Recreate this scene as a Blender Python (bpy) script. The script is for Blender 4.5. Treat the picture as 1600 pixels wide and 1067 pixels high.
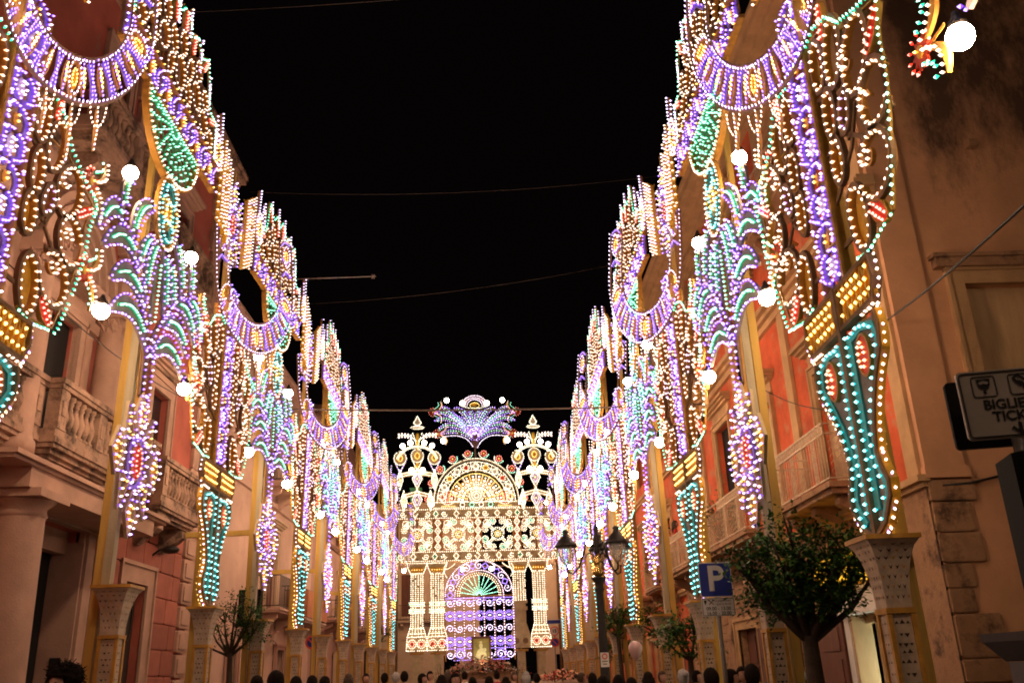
import bpy, bmesh, math, random
from math import sin, cos, pi, radians, hypot, atan2
from mathutils import Vector, Matrix, noise as mnoise
random.seed(7)
for o in list(bpy.data.objects): bpy.data.objects.remove(o)
SC = bpy.context.scene
COL = SC.collection

# ------------------------------------------------------------------ camera
EYE = 1.65
YAW, PITCH, ROLL = radians(1.98), radians(20.48), radians(2.1)
F_PX, CX, CY = 1390.0, 800.0, 533.5
_f = Vector((sin(YAW)*cos(PITCH), cos(YAW)*cos(PITCH), sin(PITCH)))
_r = Vector((cos(YAW), -sin(YAW), 0)); _u = _r.cross(_f)
_r2 = cos(ROLL)*_r - sin(ROLL)*_u; _u2 = sin(ROLL)*_r + cos(ROLL)*_u
cam = bpy.data.cameras.new('camera'); cam_o = bpy.data.objects.new('camera', cam); COL.objects.link(cam_o)
M = Matrix((( _r2.x, _u2.x, -_f.x, 0), (_r2.y, _u2.y, -_f.y, 0), (_r2.z, _u2.z, -_f.z, EYE), (0, 0, 0, 1)))
cam_o.matrix_world = M
cam.sensor_width = 36; cam.lens = 36*F_PX/1600; cam.clip_start = .05; cam.clip_end = 2000
SC.camera = cam_o
# ------------------------------------------------------------------ night sky, exposure
W = bpy.data.worlds.new('World'); SC.world = W; W.use_nodes = True
bg = W.node_tree.nodes['Background']
bg.inputs[0].default_value = (.9, .55, .5, 1); bg.inputs[1].default_value = .0016
SC.view_settings.view_transform = 'Standard'; SC.view_settings.look = 'None'
SC.view_settings.exposure = 0; SC.view_settings.gamma = 1; SC.view_settings.use_curve_mapping = False
SC.cycles.use_denoising = True
SC.cycles.use_light_tree = True
SC.cycles.max_bounces = 5; SC.cycles.diffuse_bounces = 3; SC.cycles.glossy_bounces = 2; SC.cycles.transmission_bounces = 3
SC.cycles.sample_clamp_indirect = 3; SC.cycles.caustics_reflective = False; SC.cycles.caustics_refractive = False
SC.cycles.filter_width = 1.9
GLOBE_POWER = 290.0
BULB_POWER = 4.1

# ------------------------------------------------------------------ helpers
def at(px, py, Y=None, X=None):
    """a point of the place seen in a direction, on the plane y = Y or x = X"""
    d = _f + (px-CX)/F_PX*_r2 - (py-CY)/F_PX*_u2
    t = Y/d.y if Y is not None else X/d.x
    return Vector((d.x*t, d.y*t, EYE+d.z*t))

def empty(name, loc=(0, 0, 0), rz=0, parent=None):
    o = bpy.data.objects.new(name, None); COL.objects.link(o); o.location = loc; o.rotation_euler = (0, 0, rz)
    o.empty_display_size = .2
    if parent: o.parent = parent
    return o
def tag(o, label=None, cat=None, group=None, kind=None):
    if label: o['label'] = label
    if cat: o['category'] = cat
    if group: o['group'] = group
    if kind: o['kind'] = kind
    return o
def link(name, me, parent=None, loc=(0, 0, 0), rot=(0, 0, 0), scale=(1, 1, 1), kind=None):
    o = bpy.data.objects.new(name, me); COL.objects.link(o)
    o.location = loc; o.rotation_euler = rot; o.scale = scale
    if parent: o.parent = parent
    if kind: o['kind'] = kind
    return o
def copy_tree(o, parent=None):
    c = o.copy(); COL.objects.link(c)
    if parent: c.parent = parent
    for ch in [k for k in o.children]: copy_tree(ch, c)
    return c

class MB:
    """collects shapes; build() links them as one mesh"""
    def __init__(s, mp=None): s.v = []; s.f = []; s.m = []; s.mp = mp or (lambda a, b, c: (a, b, c)); s.cm = 0; s.smooth = set()
    def mat(s, i): s.cm = i; return s
    def pts(s, ps):
        n = len(s.v); s.v += [s.mp(*p) for p in ps]; return n
    def face(s, ids, sm=False):
        if sm: s.smooth.add(len(s.f))
        s.f.append(tuple(ids)); s.m.append(s.cm)
    def quad(s, a, b, c, d):
        n = s.pts((a, b, c, d)); s.face((n, n+1, n+2, n+3))
    def box(s, a0, a1, b0, b1, c0, c1):
        n = s.pts([(a0,b0,c0),(a1,b0,c0),(a1,b1,c0),(a0,b1,c0),(a0,b0,c1),(a1,b0,c1),(a1,b1,c1),(a0,b1,c1)])
        for q in ((3,2,1,0),(4,5,6,7),(0,1,5,4),(1,2,6,5),(2,3,7,6),(3,0,4,7)): s.face([n+i for i in q])
        return s
    def prism(s, poly, c0, c1):
        """poly in (a,b), extruded along c"""
        k = len(poly); n = s.pts([(a, b, c0) for a, b in poly]+[(a, b, c1) for a, b in poly])
        s.face([n+i for i in range(k)][::-1]); s.face([n+k+i for i in range(k)])
        for i in range(k): j = (i+1) % k; s.face((n+i, n+j, n+k+j, n+k+i))
        return s
    def prism_b(s, poly, b0, b1):
        """poly in (a,c), extruded along b"""
        k = len(poly); n = s.pts([(a, b0, c) for a, c in poly]+[(a, b1, c) for a, c in poly])
        s.face([n+i for i in range(k)]); s.face([n+k+i for i in range(k)][::-1])
        for i in range(k): j = (i+1) % k; s.face((n+i, n+k+i, n+k+j, n+j))
        return s
    def prism_a(s, poly, a0, a1):
        """poly in (b,c), extruded along a"""
        k = len(poly); n = s.pts([(a0, b, c) for b, c in poly]+[(a1, b, c) for b, c in poly])
        s.face([n+i for i in range(k)][::-1]); s.face([n+k+i for i in range(k)])
        for i in range(k): j = (i+1) % k; s.face((n+i, n+j, n+k+j, n+k+i))
        return s
    def ribbon(s, pl, w, c0, c1, closed=False):
        k = len(pl); L = []; R = []
        for i, (a, b) in enumerate(pl):
            p = pl[(i-1) % k] if (closed or i) else pl[i]; q = pl[(i+1) % k] if (closed or i < k-1) else pl[i]
            dx, dy = q[0]-p[0], q[1]-p[1]; l = hypot(dx, dy) or 1; nx, ny = -dy/l, dx/l
            ww = (w(i/(k-1)) if callable(w) else w)/2
            L.append((a+nx*ww, b+ny*ww)); R.append((a-nx*ww, b-ny*ww))
        n = s.pts([(a, b, c1) for a, b in L]+[(a, b, c1) for a, b in R]+[(a, b, c0) for a, b in L]+[(a, b, c0) for a, b in R])
        for i in range(k if closed else k-1):
            j = (i+1) % k
            s.face((n+i, n+k+i, n+k+j, n+j)); s.face((n+2*k+i, n+2*k+j, n+3*k+j, n+3*k+i))
            s.face((n+i, n+j, n+2*k+j, n+2*k+i)); s.face((n+k+i, n+3*k+i, n+3*k+j, n+k+j))
        if not closed:
            s.face((n, n+2*k, n+3*k, n+k)); e = k-1; s.face((n+e, n+k+e, n+3*k+e, n+2*k+e))
        return s
    def tube(s, path, r, seg=6, cap=True):
        path = [Vector(p) for p in path]; k = len(path); rings = []
        up = Vector((0, 0, 1))
        for i, p in enumerate(path):
            d = (path[min(i+1, k-1)]-path[max(i-1, 0)]).normalized()
            a = d.cross(up)
            if a.length < .05: a = d.cross(Vector((1, 0, 0)))
            a.normalize(); b = d.cross(a)
            rr = r(i/(k-1)) if callable(r) else r
            rings.append(s.pts([tuple(p+rr*(cos(2*pi*j/seg)*a+sin(2*pi*j/seg)*b)) for j in range(seg)]))
        for i in range(k-1):
            for j in range(seg):
                j2 = (j+1) % seg; s.face((rings[i]+j, rings[i]+j2, rings[i+1]+j2, rings[i+1]+j), True)
        if cap:
            s.face([rings[0]+j for j in range(seg)][::-1]); s.face([rings[-1]+j for j in range(seg)])
        return s
    def lathe(s, prof, cx=0, cy=0, z0=0, seg=12, sm=True):
        rings = [s.pts([(cx+r*cos(2*pi*j/seg), cy+r*sin(2*pi*j/seg), z0+z) for j in range(seg)]) for r, z in prof]
        for i in range(len(prof)-1):
            for j in range(seg):
                j2 = (j+1) % seg; s.face((rings[i]+j, rings[i]+j2, rings[i+1]+j2, rings[i+1]+j), sm)
        s.face([rings[0]+j for j in range(seg)][::-1]); s.face([rings[-1]+j for j in range(seg)])
        return s
    def sphere(s, c, r, seg=12, rg=8, sc=(1, 1, 1)):
        rows = []
        for i in range(1, rg):
            t = pi*i/rg
            rows.append(s.pts([(c[0]+r*sc[0]*sin(t)*cos(2*pi*j/seg), c[1]+r*sc[1]*sin(t)*sin(2*pi*j/seg), c[2]+r*sc[2]*cos(t)) for j in range(seg)]))
        top = s.pts([(c[0], c[1], c[2]+r*sc[2])]); bot = s.pts([(c[0], c[1], c[2]-r*sc[2])])
        for j in range(seg):
            j2 = (j+1) % seg
            s.face((top, rows[0]+j, rows[0]+j2), True); s.face((bot, rows[-1]+j2, rows[-1]+j), True)
            for i in range(rg-2): s.face((rows[i]+j, rows[i+1]+j, rows[i+1]+j2, rows[i]+j2), True)
        return s
    def mesh(s, name, mats):
        me = bpy.data.meshes.new(name); me.from_pydata(s.v, [], s.f)
        mats = mats if isinstance(mats, (list, tuple)) else [mats]
        for m in mats: me.materials.append(m)
        me.polygons.foreach_set('material_index', [min(i, len(mats)-1) for i in s.m])
        sm = [False]*len(s.f)
        for i in s.smooth: sm[i] = True
        me.polygons.foreach_set('use_smooth', sm)
        me.update(); return me
    def build(s, name, mats, parent=None, world=False, kind=None):
        """world=True: vertices are world coordinates and the parent is an unrotated Empty"""
        o = link(name, s.mesh(name, mats), parent, kind=kind)
        if world and parent: o.location = -wloc(parent)
        return o
def wloc(o):
    l = Vector((0, 0, 0))
    while o: l = l+Vector(o.location); o = o.parent
    return l

def ell(cx, cy, rx, ry, n=20, a0=0, a1=360, rot=0):
    r = radians(rot); out = []
    m = n if abs(a1-a0) >= 360 else n-1
    for i in range(n):
        t = radians(a0+(a1-a0)*i/m); x, y = rx*cos(t), ry*sin(t)
        out.append((cx+x*cos(r)-y*sin(r), cy+x*sin(r)+y*cos(r)))
    return out
def bez(p0, p1, p2, n=12):
    return [((1-t)**2*p0[0]+2*t*(1-t)*p1[0]+t*t*p2[0], (1-t)**2*p0[1]+2*t*(1-t)*p1[1]+t*t*p2[1]) for t in [i/(n-1) for i in range(n)]]
def spiral(cx, cy, r0, turns, a0=0, d=1, n=22, r1=.15):
    return [(cx+r0*(1-(1-r1)*t)*cos(radians(a0)+d*2*pi*turns*t), cy+r0*(1-(1-r1)*t)*sin(radians(a0)+d*2*pi*turns*t)) for t in [i/(n-1) for i in range(n)]]
def resample(pl, step, closed=False):
    pts = list(pl)+([pl[0]] if closed else [])
    L = [0]
    for a, b in zip(pts, pts[1:]): L.append(L[-1]+hypot(b[0]-a[0], b[1]-a[1]))
    n = max(1, int(round(L[-1]/step))); out = []; k = 0
    for i in range(n if closed else n+1):
        t = L[-1]*i/n
        while k < len(L)-2 and L[k+1] < t: k += 1
        w = (t-L[k])/((L[k+1]-L[k]) or 1); a, b = pts[k], pts[k+1]
        dx, dy = b[0]-a[0], b[1]-a[1]; l = hypot(dx, dy) or 1
        out.append((a[0]+dx*w, a[1]+dy*w, -dy/l, dx/l))
    return out
def offset(pl, d):
    out = []; k = len(pl)
    for i in range(k):
        p, q = pl[max(i-1, 0)], pl[min(i+1, k-1)]; dx, dy = q[0]-p[0], q[1]-p[1]; l = hypot(dx, dy) or 1
        dd = d(i/(k-1)) if callable(d) else d
        out.append((pl[i][0]-dy/l*dd, pl[i][1]+dx/l*dd))
    return out
def mir(pl): return [(-a, b) for a, b in pl]

# ------------------------------------------------------------------ materials
def nodes(name):
    m = bpy.data.materials.new(name); m.use_nodes = True; return m, m.node_tree.nodes, m.node_tree.links
def pmat(name, c, var=.25, scale=2.5, rough=.85, bump=.25, bscale=30, stain=None, metal=0, rnd=0, spec=.3, stretch=1, trans=0):
    """plaster, stone, paint: a base colour with mottling, wear, fine relief; stain = (colour, amount 0..1, scale)"""
    m, N, L = nodes(name); b = N['Principled BSDF']
    g = N.new('ShaderNodeNewGeometry'); mp = N.new('ShaderNodeMapping'); mp.inputs['Scale'].default_value = (1, 1, 1/stretch)
    L.new(g.outputs['Position'], mp.inputs['Vector'])
    n = N.new('ShaderNodeTexNoise'); n.inputs['Scale'].default_value = scale; n.inputs['Detail'].default_value = 6; n.inputs['Roughness'].default_value = .62
    L.new(mp.outputs[0], n.inputs['Vector'])
    r = N.new('ShaderNodeValToRGB'); r.color_ramp.elements[0].position = .3; r.color_ramp.elements[1].position = .72
    r.color_ramp.elements[0].color = (*[x*(1-var) for x in c], 1); r.color_ramp.elements[1].color = (*[min(1, x*(1+var)) for x in c], 1)
    L.new(n.outputs['Fac'], r.inputs[0]); out = r.outputs[0]
    if stain:
        sc, am, ss = stain
        n2 = N.new('ShaderNodeTexNoise'); n2.inputs['Scale'].default_value = ss; n2.inputs['Detail'].default_value = 9; n2.inputs['Roughness'].default_value = .7
        L.new(mp.outputs[0], n2.inputs['Vector'])
        r2 = N.new('ShaderNodeValToRGB'); r2.color_ramp.elements[0].position = .62-am*.3; r2.color_ramp.elements[1].position = .72-am*.2
        r2.color_ramp.elements[1].color = (.9, .9, .9, 1)
        L.new(n2.outputs['Fac'], r2.inputs[0])
        mx = N.new('ShaderNodeMix'); mx.data_type = 'RGBA'; L.new(r2.outputs[0], mx.inputs[0]); L.new(out, mx.inputs[6]); mx.inputs[7].default_value = (*sc, 1)
        out = mx.outputs[2]
    if rnd:
        oi = N.new('ShaderNodeObjectInfo'); mr = N.new('ShaderNodeMapRange'); mr.inputs['To Min'].default_value = 1-rnd; mr.inputs['To Max'].default_value = 1+rnd*.6
        L.new(oi.outputs['Random'], mr.inputs['Value']); vm = N.new('ShaderNodeVectorMath'); vm.operation = 'SCALE'
        L.new(out, vm.inputs[0]); L.new(mr.outputs[0], vm.inputs['Scale']); out = vm.outputs[0]
    L.new(out, b.inputs['Base Color'])
    b.inputs['Roughness'].default_value = rough; b.inputs['Metallic'].default_value = metal; b.inputs['Specular IOR Level'].default_value = spec
    if bump:
        n3 = N.new('ShaderNodeTexNoise'); n3.inputs['Scale'].default_value = bscale; n3.inputs['Detail'].default_value = 5
        L.new(g.outputs['Position'], n3.inputs['Vector']); bp = N.new('ShaderNodeBump'); bp.inputs['Strength'].default_value = bump; bp.inputs['Distance'].default_value = .02
        L.new(n3.outputs['Fac'], bp.inputs['Height']); L.new(bp.outputs[0], b.inputs['Normal'])
    return m
def emat(name, c, s, sampling='AUTO'):
    m, N, L = nodes(name); N.remove(N['Principled BSDF']); e = N.new('ShaderNodeEmission')
    e.inputs[0].default_value = (*c, 1); e.inputs[1].default_value = s
    L.new(e.outputs[0], N['Material Output'].inputs[0]); m.cycles.emission_sampling = sampling; return m

GLOW = {'W': ((1, .52, .26), (1, .76, .62)), 'C': ((.55, .30, .9), (1, .82, .98)), 'P': ((.16, .035, 1), (.43, .25, 1)), 'G': ((.02, .6, .28), (.42, 1, .70)),
        'R': ((1, .03, .015), (1, .34, .25)), 'Y': ((1, .33, .012), (1, .70, .20)), 'T': ((.012, .5, .54), (.38, 1, .97)), 'O': ((1, .2, .04), (1, .55, .34))}
GLOW['A'] = ((1, .66, .32), (1, .90, .68))
BM = {}
for k, (a, b) in GLOW.items():
    BM[k] = (emat('bulb_glass_'+k.lower(), a, BULB_POWER*.9), emat('bulb_filament_'+k.lower(), b, BULB_POWER*1.2))
M_globe = emat('globe_light', (1, .66, .40), GLOBE_POWER)
M_gold = pmat('gold_paint', (.52, .27, .05), .3, 6, .5, .15, 60)
M_board = pmat('board_brown', (.26, .155, .08), .3, 5, .7, .2, 50)
M_grey = pmat('board_grey', (.30, .25, .22), .25, 5, .7, .2, 50)
M_cream = pmat('board_cream', (.58, .46, .27), .2, 4, .7, .15, 50)
M_white = pmat('board_white', (.72, .68, .62), .15, 5, .6, .15, 50)
M_violet = pmat('board_violet', (.36, .26, .62), .15, 5, .6, .1, 50)
M_yel = pmat('board_yellow', (.75, .43, .04), .25, 8, .45, .3, 50)
M_teal = pmat('board_teal', (.06, .42, .42), .2, 8, .5, .2, 50)
M_red = pmat('board_red', (.62, .07, .03), .2, 8, .5, .2, 50)
M_green = pmat('board_green', (.12, .45, .24), .2, 8, .5, .2, 50)
M_post = pmat('post_yellow', (.56, .36, .09), .25, 4, .7, .2, 30, stretch=8)
M_postpale = pmat('post_pale', (.46, .40, .27), .25, 4, .7, .25, 30, stretch=8)
M_fret = pmat('fretwork_white', (.52, .41, .31), .25, 6, .7, .2, 50)
M_hole = pmat('fret_hole', (.05, .03, .02), .1, 5, .9, 0)
M_wire = pmat('cable_black', (.02, .02, .02), .1, 5, .6, 0)
M_iron = pmat('iron_black', (.035, .03, .028), .2, 12, .45, .2, 60, metal=.4)
M_ironw = pmat('iron_cream', (.50, .35, .22), .25, 10, .6, .2, 60)
M_dark = pmat('dark_void', (.012, .010, .010), .2, 2, .9, 0)
M_glass = pmat('dark_glass', (.02, .02, .024), .2, 2, .12, 0, spec=.6)
# ------------------------------------------------------------------ festival light panels
def ROW(u, v, n): return (n, u, v)
def FRONT(u, v, n): return (u, -n, v)
DENS = 1.0
class Panel:
    """flat board cut-outs and their bulbs in (u along, v up, n out)"""
    def __init__(s, mp): s.mp = mp; s.b = MB(mp); s.bulbs = {}
    def bulb(s, u, v, c, n=.03, d=None, r=.0178):
        if random.random() < .025: return                      # a dead bulb
        d = Vector(d or (random.uniform(-.12, .12), random.uniform(-.25, .05), 1)).normalized(); r *= random.uniform(.82, 1.12)
        s.bulbs.setdefault(c, []).append((u, v, n, d, r))
    def run(s, pl, c, step=.09, closed=False, n=.03, out=0, off=0, r=.0178, cols=None):
        """bulbs along a line; out: they lean outwards in the plane by this much; off: line offset"""
        for i, (u, v, nu, nv) in enumerate(resample(pl, step*DENS, closed)):
            cc = cols[i % len(cols)] if cols else c
            s.bulb(u+nu*off+random.uniform(-.006, .006), v+nv*off+random.uniform(-.006, .006), cc, n, (nu*out, nv*out-.08, 1 if abs(out) < 2 else .25), r)
    def leaf(s, pl, w, c0=-.02, c1=.02): s.b.ribbon(pl, w, c0, c1)
    def bulb_mesh(s, name):
        v = []; f = []; mi = []; mats = []
        for c, L in s.bulbs.items():
            i0 = len(mats); mats += list(BM[c])
            for (u, w, n, d, r) in L:
                a = d.cross(Vector((.3, 1, .2))); a.normalize(); b = d.cross(a)
                p = Vector((u, w, n)); k = len(v); m = p+d*.030
                v.append(s.mp(*p))
                for q in (a, b, -a, -b): v.append(s.mp(*(m+q*r)))
                v.append(s.mp(*(p+d*.058)))
                for j in range(4):
                    j2 = (j+1) % 4
                    f.append((k, k+1+j2, k+1+j)); mi.append(i0); f.append((k+5, k+1+j, k+1+j2)); mi.append(i0+1)
        me = bpy.data.meshes.new(name); me.from_pydata(v, [], f)
        for m in mats: me.materials.append(m)
        me.polygons.foreach_set('material_index', mi); me.update(); return me
    def build(s, name, mats, parent, loc=(0, 0, 0), rot=(0, 0, 0)):
        o = link(name, s.b.mesh(name, mats), parent, loc, rot)
        if s.bulbs: link('bulbs', s.bulb_mesh(name+'_bulbs'), o, kind='stuff')
        return o
PM = [M_gold, M_board, M_grey, M_cream, M_white, M_violet, M_yel, M_teal, M_red, M_green]   # 0..9

def sin_w(w, p=.8): return lambda t: max(.012, w*sin(pi*min(1, max(0, .04+.94*t)))**p)

# ---- star panel (centre at the origin)
def star_panel():
    p = Panel(ROW); B = p.b
    B.mat(8).prism(ell(0, 0, .13, .26), -.01, .012); B.mat(0).ribbon(ell(0, 0, .145, .275), .03, -.03, .03, True)
    p.run(ell(0, 0, .085, .2), 'R', .075, True)
    B.mat(5).ribbon(ell(0, 0, .21, .37), .07, -.02, .01, True); p.run(ell(0, 0, .2, .36), 'P', .1, True); p.run(ell(0, 0, .265, .44), 'C', .15, True)
    def dia(cx, cy, w, h, rot=0):
        d = ell(cx, cy, w, h, 4, rot=rot)
        B.mat(3).ribbon(d, .035, -.025, .025, True); p.run(d, 'C', .105, True, cols='CCP')
        i = ell(cx, cy, w*.5, h*.55, 4, rot=rot); B.mat(6).prism(i, -.008, .006); p.run(i, 'Y', .1, True, n=.012, r=.017)
    dia(0, .72, .15, .33); dia(0, -.76, .15, .34); dia(-.58, .02, .15, .34); dia(.58, .02, .15, .34)
    for sx in (-1, 1):
        for sy in (-1, 1):
            k = [(sx*.14, sy*.33), (sx*.44, sy*.22), (sx*.40, sy*.78), (sx*.26, sy*.56)]
            B.mat(3).ribbon(k, .03, -.025, .025, True); p.run(k, 'C', .12, True, cols='CP')
            p.run([(sx*.24, sy*.34), (sx*.34, sy*.34), (sx*.35, sy*.58)], 'Y', .12, n=.012, r=.017)
    B.mat(0).box(-.02, .02, -1, 1, -.05, -.026).box(-.6, .6, -.02, .02, -.048, -.0275)
    return p

# ---- palm
STEM = [(.0, 5.75), (-.04, 6.35), (-.2, 6.8), (-.44, 7.1), (-.88, 7.58), (-1.45, 7.98), (-1.52, 8.2)]
FRONDS = [((-.13, 6.45), (-.75, 7.15), (-1.55, 6.52), .17), ((-.42, 7.06), (-1.1, 7.55), (-1.62, 6.95), .16), ((-.86, 7.57), (-1.42, 7.98), (-1.98, 7.3), .15),
          ((-1.46, 7.92), (-1.95, 8.15), (-2.2, 7.45), .13), ((-1.5, 8.05), (-1.62, 8.5), (-1.38, 8.62), .11), ((-1.1, 7.8), (-1.08, 8.5), (-.52, 8.66), .14),
          ((-.74, 7.5), (-.72, 7.95), (-.42, 8.2), .10), ((-.42, 7.2), (-.42, 7.9), (-.14, 8.25), .13)]
def fan_stars(p, cx, cy, s=1, flip=1):
    B = p.b
    pts = []
    for i in range(24): rr = (.15 if i % 2 == 0 else .10)*s; pts.append((cx+rr*cos(2*pi*i/24), cy+rr*sin(2*pi*i/24)))
    B.mat(8).prism(pts, -.015, .015); B.mat(6).prism(ell(cx, cy, .05*s, .06*s, 8), .0155, .03)
    for i in range(12): t = 2*pi*i/12; p.bulb(cx+.15*s*cos(t), cy+.15*s*sin(t), 'R', .015, (cos(t), sin(t), .35))
    p.bulb(cx, cy, 'Y', .032)
    for k in (-1, 1):
        sw = bez((cx-.1*flip*s, cy+.05*k), (cx-.42*flip*s, cy+.18*k*s), (cx-.3*flip*s, cy+.42*k*s), 9)
        B.mat(0).ribbon(sw, sin_w(.09*s), -.02, .02); p.run(sw, 'W', .075)
        p.run(offset(sw, -.1*k*flip*s), 'G', .085, out=-1.5*k*flip)
    B.mat(0).ribbon([(cx, cy), (cx-.35*flip*s, cy)], .03, -.03, -.016)
def palm_panel():
    p = Panel(ROW); B = p.b
    B.mat(2).ribbon([(0, 6.9), (0, 7.95)], .1, -.03, -.005); p.run([(0, 6.95), (0, 7.9)], 'G', .075)
    for m in (1, -1):
        mm = (lambda q: mir(q)) if m < 0 else (lambda q: q)
        st = mm(STEM); B.mat(1).ribbon(st, lambda t: .15-.09*t, -.03, .0)
        for sd in (-1, 1): p.run(offset(st[1:5], sd*.08), 'C', .13, cols='CP')
        for a, c, b, w in FRONDS:
            cl = mm(bez(a, c, b, 13))
            B.mat(2).ribbon(cl, sin_w(w*1.75, .6), -.02, .02)
            B.mat(9).ribbon(offset(cl[2:-2], 0), .05, .0205, .034)
            p.run(cl[2:-2], 'G', .066, n=.036, r=.019)
            ed = sin_w(w*.95, .6)
            for sd in (-1, 1):
                p.run(offset(cl, lambda t, sd=sd: sd*ed(t)), 'C', .125, out=.5*sd, cols='PC' if (sd > 0) == (m > 0) else 'P')
    for m in (1, -1): p.run([(.1*m, 5.3), (.12*m, 5.75), (.16*m, 6.4)], 'C', .1, cols='CPP')
    B.mat(0).box(-.012, .012, 5.2, 5.7, -.03, -.01)
    B.mat(1).prism([(-.1, 5.7), (.1, 5.7), (.16, 6.6), (0, 6.9), (-.16, 6.6)], -.033, -.0305)
    return p
def flower_one(flip):
    def fn():
        p = Panel(ROW); fan_stars(p, 0, 0, 1.05, flip); return p
    return fn
def medallion_panel():
    p = Panel(ROW); B = p.b; cx, cy = 0, 8.85
    B.mat(6).prism(ell(cx, cy, .14, .26), -.01, .01); p.run(ell(cx, cy, .1, .2), 'Y', .08, True, n=.015)
    B.mat(0).ribbon(ell(cx, cy, .17, .3), .04, -.03, .03, True)
    for k in (-1, 1):
        B.mat(7).ribbon(ell(cx, cy+.33*k, .23, .17, 14), .07, -.02, .01, True); p.run(ell(cx, cy+.33*k, .23, .17, 14), 'T', .075, True)
        B.mat(7).ribbon(ell(cx+.24*k, cy, .1, .2, 12), .06, -.022, .008, True); p.run(ell(cx+.24*k, cy, .1, .2, 12), 'T', .08, True, cols='TTY')
    o = ell(cx, cy, .42, .62, 26); B.mat(0).ribbon(o, .05, -.035, .025, True); p.run(o, 'W', .09, True, out=-1)
    return p
def fan_panel():
    """green half-round fan hanging under the frieze"""
    p = Panel(ROW); B = p.b; cx, cy, R, D = 0, 10.5, 1.22, 1.02
    arc = ell(cx, cy, R, D, 25, 180, 360)
    B.mat(0).ribbon(arc, .07, -.05, .05); p.run(arc, 'W', .088, n=.05, out=1)
    B.mat(9).ribbon([(-R, cy-.03), (R, cy-.03)], .09, -.02, .02); p.run([(-R+.1, cy-.03), (R-.1, cy-.03)], 'G', .09)
    for i in range(11):
        t = radians(188+i*16.4); e = (cx+R*.95*cos(t), cy+D*.95*sin(t)); B.mat(9).ribbon([(cx, cy-.03), e], .018, -.012, .012)
        p.run([(cx+.2*cos(t), cy+.2*sin(t)), e], 'G', .125, n=.014, r=.0145)
    for q in (.45, .64, .82):
        a = ell(cx, cy-.02, R*q, D*q, 21, 190, 350); B.mat(9).ribbon(a, .014, -.016, .006)
        p.run(a, 'G', .2, n=.01, r=.0135)
    B.mat(9).prism(ell(cx, cy-.02, .16, .16, 14, 180, 360), -.02, .03)
    return p
def frieze_panel():
    p = Panel(ROW); B = p.b; z0, z1, U = 10.58, 11.16, 2.28
    for z in (z0, z1): B.mat(0).ribbon([(-U, z), (U, z)], .06, -.06, .04); p.run([(-U, z), (U, z)], 'C', .16, n=.04, cols='CY')
    B.mat(5)
    n = 6
    for i in range(n):
        cx = -U+(i+.5)*2*U/n; cz = (z0+z1)/2
        s1 = [(cx-.36, cz-.2), (cx-.2, cz-.02), (cx-.24, cz+.18), (cx-.1, cz+.22), (cx-.04, cz+.05)]
        for sgn in (1, -1):
            q = [(cx+(a-cx)*sgn, cz+(b-cz)*sgn) for a, b in s1]
            B.mat(5).ribbon(q, .1, -.02, .006); p.run(q, 'P', .066, n=.01)
        B.mat(6).prism(ell(cx, cz, .07, .14, 10), -.02, .012); p.run(ell(cx, cz, .05, .1, 8), 'Y', .07, True, n=.015)
        B.mat(1).ribbon([(cx-.38, z0), (cx-.38, z1)], .04, -.03, .02)
        p.run([(cx-.38, z0+.08), (cx-.38, z1-.08)], 'C', .12)
    return p
def loop(p, cx, cy, rx, rz, rot=0, c='W', a0=0, a1=360, w=.05, step=.10):
    """a C- or O-shaped hoop with bulbs on its inner edge"""
    e = ell(cx, cy, rx, rz, 18, a0, a1, rot); cl = abs(a1-a0) >= 360
    p.b.mat(1).ribbon(e, w, -.028, .028, cl); p.b.mat(0).ribbon(ell(cx, cy, rx-.03, rz-.03, 18, a0, a1, rot), .02, -.055, .03, cl)
    p.run(ell(cx, cy, rx-.055, rz-.055, 18, a0, a1, rot), c, step, cl, n=.0, out=-.6)
def red_leaf(p, a, b, w=.15):
    ctrl = ((a[0]+b[0])/2+.02, (a[1]+b[1])/2); cl = bez(a, ctrl, b, 9)
    p.b.mat(8).ribbon(cl, sin_w(w, .7), -.012, .012); p.b.mat(0).ribbon(offset(cl, lambda t: sin_w(w*.52, .7)(t)), .022, -.03, .03); p.b.mat(0).ribbon(offset(cl, lambda t: -sin_w(w*.52, .7)(t)), .022, -.03, .03)
    for sd in (-1, 1): p.run(offset(cl[1:-1], sd*w*.2), 'R', .075, n=.014)
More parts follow.
